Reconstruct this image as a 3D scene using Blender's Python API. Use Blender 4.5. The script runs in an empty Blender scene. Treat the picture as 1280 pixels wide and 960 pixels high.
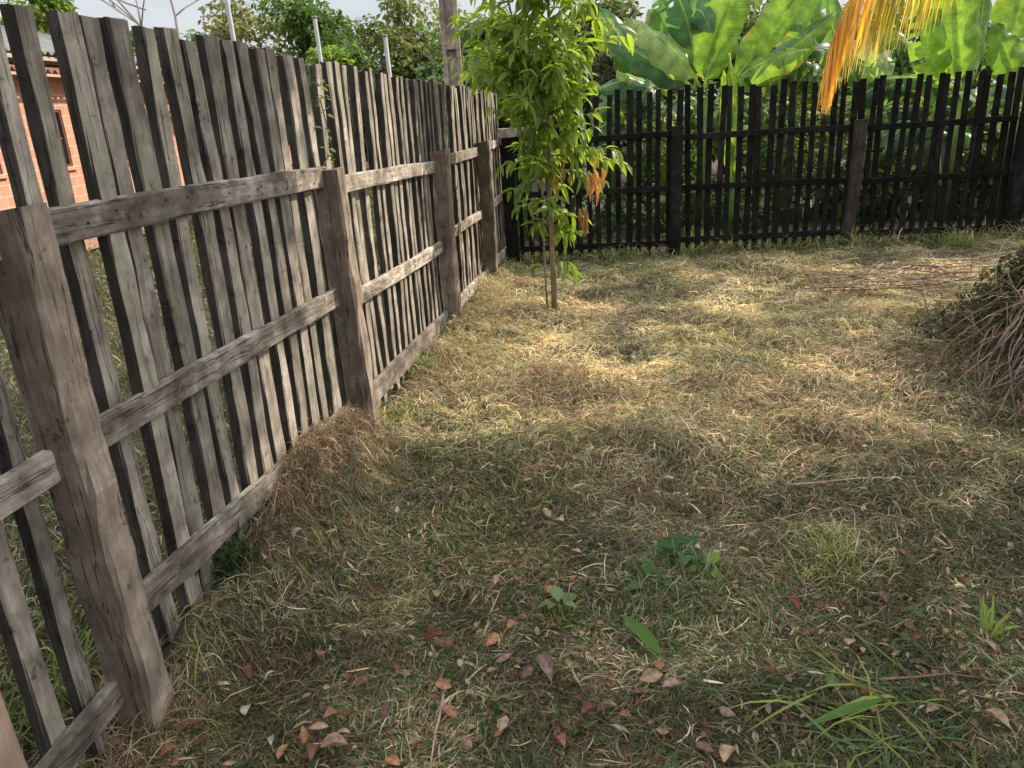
import bpy, math, random
import numpy as np
from mathutils import Vector, Matrix
R=math.radians
rng=np.random.default_rng(7); random.seed(7)
sc=bpy.context.scene
COL=sc.collection
# ------------------------------------------------------------------ camera
F_PX=960.; H=1.55
_d=np.array([158.,2720.,F_PX]); _d/=np.linalg.norm(_d)
_f=np.array([0,0,1.])-_d*_d[2]; _f/=np.linalg.norm(_f)
_r=np.cross(_d,_f)
cam_d=bpy.data.cameras.new('camera'); cam=bpy.data.objects.new('camera',cam_d); COL.objects.link(cam)
ax=Vector((_r[0],_f[0],-_d[0])); ay=-Vector((_r[1],_f[1],-_d[1])); az=-Vector((_r[2],_f[2],-_d[2]))
M=Matrix.Identity(4)
for i in range(3): M[i][0]=ax[i]; M[i][1]=ay[i]; M[i][2]=az[i]
M[0][3],M[1][3],M[2][3]=0,0,H
cam.matrix_world=M
cam_d.sensor_width=36; cam_d.lens=27; cam_d.clip_end=2000; cam_d.clip_start=0.02
sc.camera=cam
def at(px,py,Y):
    v=np.array([px-640.,py-480.,F_PX]); r=np.array([v@_r,v@_f,-(v@_d)]); t=Y/r[1]
    return Vector((r[0]*t,Y,r[2]*t+H))
def gp(px,py):
    v=np.array([px-640.,py-480.,F_PX]); r=np.array([v@_r,v@_f,-(v@_d)]); t=-H/r[2]
    return (r[0]*t,r[1]*t)
# ------------------------------------------------------------------ world, sun
SUN_AZ,SUN_EL=62,37
w=bpy.data.worlds.new("World"); sc.world=w; w.use_nodes=True
nt=w.node_tree; N=nt.nodes; L=nt.links; bg=N['Background']
sky=N.new('ShaderNodeTexSky'); sky.sky_type='NISHITA'; sky.sun_disc=False
sky.sun_elevation=R(SUN_EL); sky.sun_rotation=R(SUN_AZ); sky.dust_density=2.0; sky.air_density=1.0
tc=N.new('ShaderNodeTexCoord'); mp=N.new('ShaderNodeMapping'); mp.inputs['Scale'].default_value=(1.5,1.5,4)
nz=N.new('ShaderNodeTexNoise'); nz.inputs['Scale'].default_value=2.2; nz.inputs['Detail'].default_value=6
rp=N.new('ShaderNodeValToRGB'); rp.color_ramp.elements[0].position=.28; rp.color_ramp.elements[1].position=.6
rp.color_ramp.elements[0].color=(.3,.3,.3,1)
mx=N.new('ShaderNodeMix'); mx.data_type='RGBA'
sepw=N.new('ShaderNodeSeparateXYZ'); L.new(tc.outputs['Generated'],sepw.inputs[0])
rz_=N.new('ShaderNodeMapRange'); rz_.inputs['From Min'].default_value=.05; rz_.inputs['From Max'].default_value=.7; rz_.inputs['To Min'].default_value=5.4; rz_.inputs['To Max'].default_value=15.; L.new(sepw.outputs['Z'],rz_.inputs['Value'])
cw=N.new('ShaderNodeVectorMath'); cw.operation='SCALE'; cw.inputs[0].default_value=(.97,1.,1.04); L.new(rz_.outputs[0],cw.inputs['Scale']); L.new(cw.outputs[0],mx.inputs['B'])
L.new(tc.outputs['Generated'],mp.inputs['Vector']); L.new(mp.outputs[0],nz.inputs['Vector']); L.new(nz.outputs['Fac'],rp.inputs[0])
L.new(rp.outputs[0],mx.inputs['Factor']); L.new(sky.outputs[0],mx.inputs['A']); L.new(mx.outputs['Result'],bg.inputs[0])
bg.inputs[1].default_value=.132
sd=bpy.data.lights.new('sun','SUN'); sd.energy=5.0; sd.angle=R(.6); sd.color=(1,.88,.72)
so=bpy.data.objects.new('sun',sd); COL.objects.link(so)
SV=Vector((math.sin(R(SUN_AZ))*math.cos(R(SUN_EL)),math.cos(R(SUN_AZ))*math.cos(R(SUN_EL)),math.sin(R(SUN_EL))))
so.rotation_euler=SV.to_track_quat('Z','Y').to_euler(); so.location=(20,10,20)
sc.view_settings.view_transform='Standard'; sc.view_settings.look='None'; sc.view_settings.exposure=0
sc.cycles.max_bounces=6; sc.cycles.diffuse_bounces=4; sc.cycles.transmission_bounces=4; sc.cycles.glossy_bounces=2
# ------------------------------------------------------------------ object helpers
def tag(o,label=None,cat=None,group=None,kind=None):
    if label: o['label']=label
    if cat: o['category']=cat
    if group: o['group']=group
    if kind: o['kind']=kind
    return o
def empty(name,loc=(0,0,0),rz=0):
    o=bpy.data.objects.new(name,None); COL.objects.link(o); o.location=loc; o.rotation_euler=(0,0,rz); o.empty_display_size=.1; return o
def link(name,me,mat,parent=None,loc=None):
    o=bpy.data.objects.new(name,me); COL.objects.link(o)
    if mat and not me.materials: me.materials.append(mat)
    if parent:
        o.parent=parent
    if loc is not None: o.location=loc
    return o
def npmesh(name,V,Fq,col=None,smooth=True,uv=None):
    """V (n,3), Fq (m,k) faces of equal size"""
    V=np.asarray(V,dtype=np.float32); Fq=np.asarray(Fq,dtype=np.int32); k=Fq.shape[1]; m=len(Fq)
    me=bpy.data.meshes.new(name); me.vertices.add(len(V)); me.vertices.foreach_set('co',V.ravel())
    me.loops.add(m*k); me.loops.foreach_set('vertex_index',Fq.ravel())
    me.polygons.add(m); me.polygons.foreach_set('loop_start',np.arange(0,m*k,k,dtype=np.int32))
    try: me.polygons.foreach_set('loop_total',np.full(m,k,dtype=np.int32))
    except Exception: pass
    if smooth: me.polygons.foreach_set('use_smooth',np.ones(m,dtype=bool))
    me.update(calc_edges=True)
    if col is not None:
        a=me.color_attributes.new('Col','FLOAT_COLOR','POINT')
        c=np.ones((len(V),4),dtype=np.float32); c[:,:3]=col; a.data.foreach_set('color',c.ravel())
    if uv is not None:
        u=me.uv_layers.new(name='UVMap'); u.data.foreach_set('uv',np.asarray(uv,dtype=np.float32)[Fq.ravel()].ravel())
    return me
class MB:
    def __init__(s): s.v=[]; s.f=[]; s.c=[]
    def add(s,V,Fq,c=None):
        b=len(s.v); s.v+= [tuple(p) for p in V]; s.f+=[tuple(b+i for i in q) for q in Fq]
        s.c+= [tuple(c) if c is not None else (1,1,1)]*len(V) if (c is None or not hasattr(c[0],'__len__')) else [tuple(q) for q in c]
    def box(s,a,b,c=None):
        x0,y0,z0=a; x1,y1,z1=b
        s.add([(x0,y0,z0),(x1,y0,z0),(x1,y1,z0),(x0,y1,z0),(x0,y0,z1),(x1,y0,z1),(x1,y1,z1),(x0,y1,z1)],
              [(0,3,2,1),(4,5,6,7),(0,1,5,4),(1,2,6,5),(2,3,7,6),(3,0,4,7)],c)
    def tube(s,pts,rad,n=7,c=None,cap=True):
        pts=[Vector(p) for p in pts]; m=len(pts)
        if not hasattr(rad,'__len__'): rad=[rad]*m
        V=[];Fq=[]; u=None
        for i,p in enumerate(pts):
            t=(pts[min(i+1,m-1)]-pts[max(i-1,0)]).normalized()
            if u is None: u=t.orthogonal().normalized()
            else:
                u=u-t*u.dot(t)
                u=u.normalized() if u.length>1e-6 else t.orthogonal().normalized()
            v=t.cross(u)
            for k in range(n):
                a=2*math.pi*k/n; V.append(p+(u*math.cos(a)+v*math.sin(a))*rad[i])
        for i in range(m-1):
            for k in range(n): Fq.append((i*n+k,i*n+(k+1)%n,(i+1)*n+(k+1)%n,(i+1)*n+k))
        if cap:
            Fq.append(tuple(range(n-1,-1,-1))); Fq.append(tuple((m-1)*n+k for k in range(n)))
        s.add(V,Fq,c)
    def mesh(s,name,smooth=False):
        me=bpy.data.meshes.new(name); me.from_pydata(s.v,[],s.f); me.update()
        a=me.color_attributes.new('Col','FLOAT_COLOR','POINT')
        a.data.foreach_set('color',[q for c in s.c for q in (c[0],c[1],c[2],1.)])
        if smooth: me.polygons.foreach_set('use_smooth',[True]*len(me.polygons))
        return me
    def build(s,name,mat,parent=None,loc=None,smooth=False): return link(name,s.mesh(name,smooth),mat,parent,loc)
# value noise
_P=rng.random((256,256))
def vn(x,y,s=1.,o=0):
    x=np.asarray(x,float)*s+37.3+o*11.7; y=np.asarray(y,float)*s+91.1+o*5.3
    xi=np.floor(x).astype(int); yi=np.floor(y).astype(int); fx=x-xi; fy=y-yi
    fx=fx*fx*(3-2*fx); fy=fy*fy*(3-2*fy)
    g=lambda a,b:_P[a%256,b%256]
    return (g(xi,yi)*(1-fx)+g(xi+1,yi)*fx)*(1-fy)+(g(xi,yi+1)*(1-fx)+g(xi+1,yi+1)*fx)*fy
def fbm(x,y,s=1.,o=0,n=3):
    r=0;a=1;t=0
    for i in range(n): r=r+a*vn(x,y,s*2**i,o+i); t+=a; a*=.5
    return r/t
# ------------------------------------------------------------------ materials
def mat(name): 
    m=bpy.data.materials.new(name); m.use_nodes=True; return m,m.node_tree.nodes,m.node_tree.links,m.node_tree.nodes['Principled BSDF']
def nd(N,t,**k):
    n=N.new(t)
    for a,b in k.items():
        if a in ('operation','blend_type','data_type','wave_type','bands_direction','feature','distance','interpolation'): setattr(n,a,b)
        else: n.inputs[a.replace('_',' ')].default_value=b
    return n
def ramp(N,stops):
    r=N.new('ShaderNodeValToRGB'); e=r.color_ramp.elements
    while len(e)<len(stops): e.new(.5)
    for q,(p,c) in zip(e,stops): q.position=p; q.color=(*c,1)
    return r
def leafmat(name,trans=.35,rough=.5,tint=(1.,1.,.75),spec=.4,gain=1.9,noise=None):
    m,N,L,b=mat(name); out=N['Material Output']
    a=N.new('ShaderNodeAttribute'); a.attribute_name='Col'
    src=a.outputs['Color']
    if noise:
        t=N.new('ShaderNodeTexCoord'); z=nd(N,'ShaderNodeTexNoise',Scale=noise,Detail=4.)
        L.new(t.outputs['Object'],z.inputs['Vector'])
        mr=N.new('ShaderNodeMapRange'); mr.inputs['From Min'].default_value=.3; mr.inputs['From Max'].default_value=.7; mr.inputs['To Min'].default_value=.6; mr.inputs['To Max'].default_value=1.35
        L.new(z.outputs['Fac'],mr.inputs['Value'])
        x=N.new('ShaderNodeVectorMath'); x.operation='SCALE'; L.new(src,x.inputs[0]); L.new(mr.outputs[0],x.inputs['Scale']); src=x.outputs[0]
    L.new(src,b.inputs['Base Color']); b.inputs['Roughness'].default_value=rough; b.inputs['Specular IOR Level'].default_value=spec
    tr=N.new('ShaderNodeBsdfTranslucent'); g=N.new('ShaderNodeVectorMath'); g.operation='MULTIPLY'; g.inputs[1].default_value=[q*gain for q in tint]
    L.new(src,g.inputs[0]); L.new(g.outputs[0],tr.inputs['Color'])
    ms=N.new('ShaderNodeMixShader'); ms.inputs[0].default_value=trans
    L.new(b.outputs[0],ms.inputs[1]); L.new(tr.outputs[0],ms.inputs[2]); L.new(ms.outputs[0],out.inputs['Surface'])
    return m
def woodmat(name,dark,mid,light,lichen=None,lich_amt=.5,vert=True,bump=.6,cracks=0.0,edge=0.):
    m,N,L,b=mat(name)
    t=N.new('ShaderNodeTexCoord'); oi=N.new('ShaderNodeObjectInfo')
    ad=N.new('ShaderNodeVectorMath'); ad.operation='ADD'
    sx=N.new('ShaderNodeVectorMath'); sx.operation='SCALE'; sx.inputs[0].default_value=(13.,7.,29.); L.new(oi.outputs['Random'],sx.inputs['Scale'])
    L.new(t.outputs['Object'],ad.inputs[0]); L.new(sx.outputs[0],ad.inputs[1])
    mp=N.new('ShaderNodeMapping'); mp.inputs['Scale'].default_value=(1,1,.12) if vert else (1,.14,1)
    L.new(ad.outputs[0],mp.inputs['Vector'])
    g1=nd(N,'ShaderNodeTexNoise',Scale=55.,Detail=8.,Roughness=.7,Distortion=.4); L.new(mp.outputs[0],g1.inputs['Vector'])
    g2=nd(N,'ShaderNodeTexNoise',Scale=9.,Detail=6.,Roughness=.6); L.new(ad.outputs[0],g2.inputs['Vector'])
    g3=nd(N,'ShaderNodeTexNoise',Scale=2.2,Detail=3.); L.new(ad.outputs[0],g3.inputs['Vector'])
    mixf=nd(N,'ShaderNodeMath',operation='MULTIPLY_ADD'); mixf.inputs[1].default_value=.4; 
    L.new(g1.outputs['Fac'],mixf.inputs[0]); 
    h2=nd(N,'ShaderNodeMath',operation='MULTIPLY'); h2.inputs[1].default_value=.6; L.new(g2.outputs['Fac'],h2.inputs[0]); L.new(h2.outputs[0],mixf.inputs[2])
    r=ramp(N,[(.32,dark),(.5,mid),(.66,light)]); L.new(mixf.outputs[0],r.inputs[0])
    c=r.outputs[0]
    # brown/grey large variation and per-piece brightness
    v=N.new('ShaderNodeMapRange'); v.inputs['To Min'].default_value=.68; v.inputs['To Max'].default_value=1.28; L.new(oi.outputs['Random'],v.inputs['Value'])
    v2=N.new('ShaderNodeMapRange'); v2.inputs['From Min'].default_value=.3; v2.inputs['From Max'].default_value=.7; v2.inputs['To Min'].default_value=.7; v2.inputs['To Max'].default_value=1.3; L.new(g3.outputs['Fac'],v2.inputs['Value'])
    mm=nd(N,'ShaderNodeMath',operation='MULTIPLY'); L.new(v.outputs[0],mm.inputs[0]); L.new(v2.outputs[0],mm.inputs[1])
    s=N.new('ShaderNodeVectorMath'); s.operation='SCALE'; L.new(c,s.inputs[0]); L.new(mm.outputs[0],s.inputs['Scale']); c=s.outputs[0]
    if lichen:
        g4=nd(N,'ShaderNodeTexNoise',Scale=3.5,Detail=7.,Roughness=.75,Distortion=.3); 
        mp2=N.new('ShaderNodeMapping'); mp2.inputs['Scale'].default_value=(1,1,.5) if vert else (1,.5,1); mp2.inputs['Location'].default_value=(5,3,1)
        L.new(ad.outputs[0],mp2.inputs['Vector']); L.new(mp2.outputs[0],g4.inputs['Vector'])
        rr=ramp(N,[(.5,(0,0,0)),(.66,(lich_amt,)*3)]); L.new(g4.outputs['Fac'],rr.inputs[0])
        x=N.new('ShaderNodeMix'); x.data_type='RGBA'; x.inputs['B'].default_value=(*lichen,1); L.new(rr.outputs[0],x.inputs['Factor']); L.new(c,x.inputs['A']); c=x.outputs['Result']
        g5=nd(N,'ShaderNodeTexNoise',Scale=14.,Detail=5.,Roughness=.7); L.new(ad.outputs[0],g5.inputs['Vector'])
        r5=ramp(N,[(.6,(0,0,0)),(.68,(.75,)*3)]); L.new(g5.outputs['Fac'],r5.inputs[0])
        x=N.new('ShaderNodeMix'); x.data_type='RGBA'; x.inputs['B'].default_value=(*[q*.35 for q in dark],1); L.new(r5.outputs[0],x.inputs['Factor']); L.new(c,x.inputs['A']); c=x.outputs['Result']
    if edge:  # faces turned along the fence: shade and dark sawn edges painted into the colour
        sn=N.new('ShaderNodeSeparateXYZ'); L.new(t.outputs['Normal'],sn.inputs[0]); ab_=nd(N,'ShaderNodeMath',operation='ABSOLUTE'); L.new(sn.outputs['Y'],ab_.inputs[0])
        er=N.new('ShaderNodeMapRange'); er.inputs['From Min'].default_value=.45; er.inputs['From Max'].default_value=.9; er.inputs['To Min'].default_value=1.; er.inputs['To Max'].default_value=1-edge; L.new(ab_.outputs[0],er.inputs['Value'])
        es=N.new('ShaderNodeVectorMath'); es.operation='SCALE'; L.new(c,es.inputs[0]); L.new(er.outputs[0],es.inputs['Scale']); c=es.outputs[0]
    L.new(c,b.inputs['Base Color']); b.inputs['Roughness'].default_value=.93; b.inputs['Specular IOR Level'].default_value=.2
    bp=N.new('ShaderNodeBump'); bp.inputs['Strength'].default_value=bump; bp.inputs['Distance'].default_value=.006
    hh=mixf.outputs[0]
    if cracks:
        wv=nd(N,'ShaderNodeTexNoise',Scale=6.,Detail=4.,Roughness=.6,Distortion=.25); mp3=N.new('ShaderNodeMapping'); mp3.inputs['Scale'].default_value=(2.2,2.2,.09) if vert else (2.2,.09,2.2)
        L.new(ad.outputs[0],mp3.inputs['Vector']); L.new(mp3.outputs[0],wv.inputs['Vector'])
        ab=nd(N,'ShaderNodeMath',operation='SUBTRACT'); ab.inputs[1].default_value=.53; L.new(wv.outputs['Fac'],ab.inputs[0])
        ab2=nd(N,'ShaderNodeMath',operation='ABSOLUTE'); L.new(ab.outputs[0],ab2.inputs[0])
        rc=ramp(N,[(.0,(0,0,0)),(.007,(1,1,1))]); L.new(ab2.outputs[0],rc.inputs[0])
        x=N.new('ShaderNodeMix'); x.data_type='RGBA'; x.blend_type='MULTIPLY'; x.inputs['Factor'].default_value=cracks; L.new(c,x.inputs['A']); L.new(rc.outputs[0],x.inputs['B']); L.new(x.outputs['Result'],b.inputs['Base Color'])
        m2=nd(N,'ShaderNodeMath',operation='MULTIPLY_ADD'); m2.inputs[1].default_value=.6; L.new(rc.outputs[0],m2.inputs[0]); L.new(hh,m2.inputs[2]); hh=m2.outputs[0]
    L.new(hh,bp.inputs['Height']); L.new(bp.outputs[0],b.inputs['Normal'])
    return m
def flat(name,col,rough=.8,var=.25,scale=20.,metal=0.,bump=.2):
    m,N,L,b=mat(name); t=N.new('ShaderNodeTexCoord'); z=nd(N,'ShaderNodeTexNoise',Scale=scale,Detail=6.,Roughness=.65); L.new(t.outputs['Object'],z.inputs['Vector'])
    r=ramp(N,[(.3,[q*(1-var) for q in col]),(.7,[min(1,q*(1+var)) for q in col])]); L.new(z.outputs['Fac'],r.inputs[0]); L.new(r.outputs[0],b.inputs['Base Color'])
    b.inputs['Roughness'].default_value=rough; b.inputs['Metallic'].default_value=metal
    bp=N.new('ShaderNodeBump'); bp.inputs['Strength'].default_value=bump; bp.inputs['Distance'].default_value=.01; L.new(z.outputs['Fac'],bp.inputs['Height']); L.new(bp.outputs[0],b.inputs['Normal'])
    return m
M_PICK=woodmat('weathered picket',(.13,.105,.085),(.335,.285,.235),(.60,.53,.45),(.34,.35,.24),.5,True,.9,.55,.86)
M_RAIL=woodmat('weathered rail',(.10,.078,.062),(.36,.305,.25),(.74,.66,.56),(.07,.055,.043),.85,False,.9,.7)
M_POST=woodmat('weathered post',(.175,.132,.10),(.34,.265,.205),(.58,.475,.375),(.13,.10,.08),.65,True,.7,.8,.5)  # y faces darkened in colour as the shaded side against the sunlit yard face
M_BLACK=woodmat('blackened wood',(.005,.005,.005),(.013,.0125,.012),(.036,.033,.030),None,0,True,.5,.3)
M_BLACKR=woodmat('blackened rail wood',(.005,.005,.005),(.012,.011,.011),(.03,.027,.024),None,0,True,.5,.3)
M_BROWNP=woodmat('dark brown post',(.02,.015,.013),(.045,.036,.031),(.085,.068,.056),None,0,True,.6,.6)
M_STAKE=woodmat('pale red wood',(.24,.15,.10),(.36,.25,.18),(.48,.35,.26),None,0,True,.5,.5)
M_GRASS=leafmat('grass strands',.3,.75,(1.,1.,.7),.15,1.5)
M_DRY=leafmat('dead leaf',.2,.7,(1.,.85,.6),.25,1.2,noise=60.)
M_LEAF=leafmat('sapling leaf',.45,.42,(1.12,1.15,.45),.5,1.8)
M_TREE=leafmat('tree leaf',.35,.55,(1.1,1.1,.5),.3,1.7)
M_BAN=leafmat('banana leaf',.5,.4,(1.2,1.15,.32),.5,2.4,noise=7.)
def addveins(m):
    N,L=m.node_tree.nodes,m.node_tree.links; b=N['Principled BSDF']; a=[n for n in N if n.bl_idname=='ShaderNodeAttribute'][0]
    uv=N.new('ShaderNodeUVMap'); uv.uv_map='UVMap'; sp=N.new('ShaderNodeSeparateXYZ'); L.new(uv.outputs[0],sp.inputs[0])
    # veins sweep outwards and forwards from the midrib
    ma=nd(N,'ShaderNodeMath',operation='MULTIPLY_ADD'); L.new(sp.outputs['X'],ma.inputs[0]); ma.inputs[1].default_value=-.055; L.new(sp.outputs['Y'],ma.inputs[2])
    s1=nd(N,'ShaderNodeMath',operation='MULTIPLY'); s1.inputs[1].default_value=420.; L.new(ma.outputs[0],s1.inputs[0]); si=nd(N,'ShaderNodeMath',operation='SINE'); L.new(s1.outputs[0],si.inputs[0])
    s2=nd(N,'ShaderNodeTexNoise',Scale=1.); cb=N.new('ShaderNodeCombineXYZ'); s3=nd(N,'ShaderNodeMath',operation='MULTIPLY'); s3.inputs[1].default_value=45.; L.new(ma.outputs[0],s3.inputs[0]); L.new(s3.outputs[0],cb.inputs['X']); L.new(sp.outputs['X'],cb.inputs['Y']); L.new(cb.outputs[0],s2.inputs['Vector'])
    f1=N.new('ShaderNodeMapRange'); f1.inputs['From Min'].default_value=-1; f1.inputs['To Min'].default_value=.86; f1.inputs['To Max'].default_value=1.08; L.new(si.outputs[0],f1.inputs['Value'])
    f2=N.new('ShaderNodeMapRange'); f2.inputs['From Min'].default_value=.3; f2.inputs['From Max'].default_value=.7; f2.inputs['To Min'].default_value=.84; f2.inputs['To Max'].default_value=1.14; L.new(s2.outputs['Fac'],f2.inputs['Value'])
    mu=nd(N,'ShaderNodeMath',operation='MULTIPLY'); L.new(f1.outputs[0],mu.inputs[0]); L.new(f2.outputs[0],mu.inputs[1])
    sc_=N.new('ShaderNodeVectorMath'); sc_.operation='SCALE'; src=a.outputs['Color']
    for l in [l for l in L if l.from_socket==src]:
        t_=l.to_socket; L.remove(l); L.new(sc_.outputs[0],t_)
    L.new(src,sc_.inputs[0]); L.new(mu.outputs[0],sc_.inputs['Scale'])
    bp=N.new('ShaderNodeBump'); bp.inputs['Strength'].default_value=.35; bp.inputs['Distance'].default_value=.004; L.new(mu.outputs[0],bp.inputs['Height']); L.new(bp.outputs[0],b.inputs['Normal'])
M_BANL=leafmat('banana blade',.5,.35,(1.08,1.15,.55),.55,2.0,noise=7.); addveins(M_BANL)
M_BARK=flat('bark',(.12,.085,.06),.9,.4,25.,bump=.6)
M_BARKG=flat('pale bark',(.30,.27,.24),.9,.25,25.,bump=.4)
M_TWIG=flat('dry twig',(.20,.13,.095),.9,.4,30.,bump=.3)
M_TWIGP=flat('pale dry twig',(.42,.29,.21),.9,.3,30.,bump=.3)
M_TWIGD=flat('dark dry twig',(.10,.065,.052),.9,.4,30.,bump=.3)
# ------------------------------------------------------------------ ground
FX=lambda y:.166*y-1.339        # line of the grey fence
BY=lambda x:8.4146-.0196*x      # line of the black fence
MOUNDS=[(px,py,a,s) for px,py,a,s in [(690,482,.07,.14),(940,415,.09,.28),(1075,400,.10,.24),(900,520,.08,.30),(820,560,.09,.22),(830,345,.07,.22),(600,455,.07,.2),
  (740,430,.06,.25),(1000,445,.06,.2),(1040,700,.05,.14),(850,730,.05,.13),(560,590,.05,.25),(1180,470,.06,.25),(760,500,.05,.25),(970,330,.06,.3),(1130,600,.05,.3),(700,570,.05,.2),
  (640,400,.05,.2),(880,460,.05,.2),(960,480,.07,.2),(620,500,.05,.18),(780,400,.05,.2)]]
MG=[(*gp(px,py),a,s) for px,py,a,s in MOUNDS]
MG+=[(FX(y)+.02,y,.07,.13) for y in np.arange(1.9,3.2,.16)]+[(FX(y)+.02,y,.04,.10) for y in np.arange(3.3,8.2,.16)]
MG+=[(FX(y)+.12,y,a*.8,s*.9) for y,a,s in [(2.1,.04,.16),(2.45,.06,.13),(2.75,.06,.12),(3.0,.06,.12),(3.25,.03,.12),(4.1,.03,.2),(4.8,.07,.2),(5.5,.10,.2),(6.4,.08,.25),(7.1,.1,.25)]]
def hgt(x,y):
    x=np.asarray(x,float); y=np.asarray(y,float)
    near=np.exp(-((x-1)**2+(y-4.5)**2)/120.)
    z=((fbm(x,y,1.6,1)-.5)*.08+(fbm(x,y,4.,4)-.5)*.10+(vn(x,y,14.,9)-.5)*.02)*near
    for mx_,my_,a,s in MG: z=z+a*np.exp(-((x-mx_)**2+(y-my_)**2)/(2*s*s))
    return z-.02
def gh(x,y): return float(hgt(x,y))
def axis(a,b,step,far,grow=1.25):
    v=list(np.arange(a,b,step)); s=step;c=v[-1]
    while c<far: s*=grow; c+=s; v.append(c)
    s=step;c=v[0];u=[]
    while c>-far: s*=grow; c-=s; u.append(c)
    return np.array(u[::-1]+v)
gx=axis(-2.6,7.,.05,900); gy=axis(.6,9.,.05,900)
X,Y=np.meshgrid(gx,gy); Z=hgt(X,Y)
V=np.stack([X.ravel(),Y.ravel(),Z.ravel()],1); nx,ny=len(gx),len(gy)
i=np.arange(nx-1)[None,:]+np.arange(ny-1)[:,None]*nx; i=i.ravel()
Fq=np.stack([i,i+1,i+nx+1,i+nx],1)
m,Nn,L,b=mat('ground soil and grass'); t=Nn.new('ShaderNodeTexCoord')
z1=nd(Nn,'ShaderNodeTexNoise',Scale=1.3,Detail=6.,Roughness=.65); z2=nd(Nn,'ShaderNodeTexNoise',Scale=45.,Detail=8.,Roughness=.8)
L.new(t.outputs['Object'],z1.inputs['Vector']); L.new(t.outputs['Object'],z2.inputs['Vector'])
r1=ramp(Nn,[(.35,(.045,.04,.02)),(.5,(.085,.062,.036)),(.68,(.13,.095,.055))]); r2=ramp(Nn,[(.3,(.35,.35,.35)),(.7,(1.35,1.35,1.35))])
L.new(z1.outputs['Fac'],r1.inputs[0]); L.new(z2.outputs['Fac'],r2.inputs[0])
x=Nn.new('ShaderNodeMix'); x.data_type='RGBA'; x.blend_type='MULTIPLY'; x.inputs['Factor'].default_value=1; L.new(r1.outputs[0],x.inputs['A']); L.new(r2.outputs[0],x.inputs['B'])
L.new(x.outputs['Result'],b.inputs['Base Color']); b.inputs['Roughness'].default_value=1
bp=Nn.new('ShaderNodeBump'); bp.inputs['Strength'].default_value=.7; bp.inputs['Distance'].default_value=.02; L.new(z2.outputs['Fac'],bp.inputs['Height']); L.new(bp.outputs[0],b.inputs['Normal'])
g=link('ground',npmesh('ground',V,Fq),m); tag(g,kind='structure')
# reddish earth path beyond the grey fence
P=MB(); pts=[(-7.6,7),(-6.6,10),(-6.3,13),(-7.2,17),(-8.,24),(-9,34)]
for (a,c),(a2,c2) in zip(pts,pts[1:]): P.add([(a-.5,c,.02),(a+.5,c,.02),(a2+.5,c2,.02),(a2-.5,c2,.02)],[(0,1,2,3)])
o=P.build('path',flat('red earth',(.36,.2,.12),.95,.3,6.)); tag(o,kind='structure')
# ------------------------------------------------------------------ strands of grass
STRAW=np.array([.66,.505,.30]); PALE=np.array([.82,.70,.50]); BRN=np.array([.30,.215,.14]); DBR=np.array([.15,.10,.07])
GRN=np.array([.125,.170,.060]); DGR=np.array([.070,.098,.045]); GGR=np.array([.31,.33,.21]); YGR=np.array([.33,.36,.10])
PAL=np.stack([STRAW,PALE,BRN,DBR,GRN,DGR,GGR,YGR])
def pick(W,n,y=None):
    c=np.cumsum(W/W.sum(1,keepdims=True),1); u=rng.random((n,1)); k=(u>c).sum(1).clip(0,7); return (1. if y is None else (.86+.42*np.clip((y-2.6)/1.6,0,1))[:,None])*PAL[k]*(.6+.75*rng.random((n,1)))*(1+.12*(rng.random((n,3))-.5))  # y given: far strands lighter, brightness of the sunlit zone put into their colour
def strands(name,x,y,th,L_,wd,curl,ph0,ph1,col,seg=3,z0=None,taper=True,tilt=.6,follow=True):
    n=len(x); px,py=x.copy(),y.copy(); rz=np.zeros(n) if z0 is None else z0.copy()
    pts=[]
    for k in range(seg+1):
        base=hgt(px,py) if follow else hgt(x,y)
        pts.append(np.stack([px,py,base+np.maximum(rz,-.004)],1))
        f=k/max(1,seg-1); a=th+curl*k; ph=ph0*(1-f)+ph1*f; d=L_/seg
        px=px+np.cos(a)*np.cos(ph)*d; py=py+np.sin(a)*np.cos(ph)*d; rz=rz+np.sin(ph)*d
    ta=rng.uniform(-tilt,tilt,n); sx=-np.sin(th+curl)*np.cos(ta); sy=np.cos(th+curl)*np.cos(ta); sz=np.sin(ta)
    S=np.stack([sx,sy,sz],1)*wd[:,None]*.5
    prof=[.7,1.,.85,.25] if seg==3 else ([.6,1.,1.,.8,.15] if seg==4 else [.8,1,.2])
    V=np.empty((n,(seg+1)*2,3))
    for k,p in enumerate(pts):
        q=prof[k] if taper else 1.
        V[:,2*k]=p-S*q; V[:,2*k+1]=p+S*q
    b=(np.arange(n)*(seg+1)*2)[:,None]
    Fq=np.concatenate([b+np.array([[2*k,2*k+1,2*k+3,2*k+2]]) for k in range(seg)],1).reshape(-1,4)
    C=np.repeat(col,(seg+1)*2,axis=0)
    return npmesh(name,V.reshape(-1,3),Fq,C,smooth=False)
def scatter(n,x0,x1,y0,y1,pw=1.6):
    # density falls with distance
    u=rng.random(n); k=1-pw; y=(y0**k+u*(y1**k-y0**k))**(1/k); x=rng.uniform(x0,x1,n); return x,y
def yard(n,pw=2.0,y0=1.15,y1=8.6):
    x,y=scatter(n,0,1,y0,y1,pw)
    lo=FX(y)+.02; hi=np.minimum(.74*y+.35,6.2); lo=np.maximum(lo,-.95*y)
    # keep the density even by width of each row
    keep=rng.random(n)<(hi-lo)/((hi-lo).max())
    x=lo+x*(hi-lo); return x[keep],y[keep]
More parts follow.
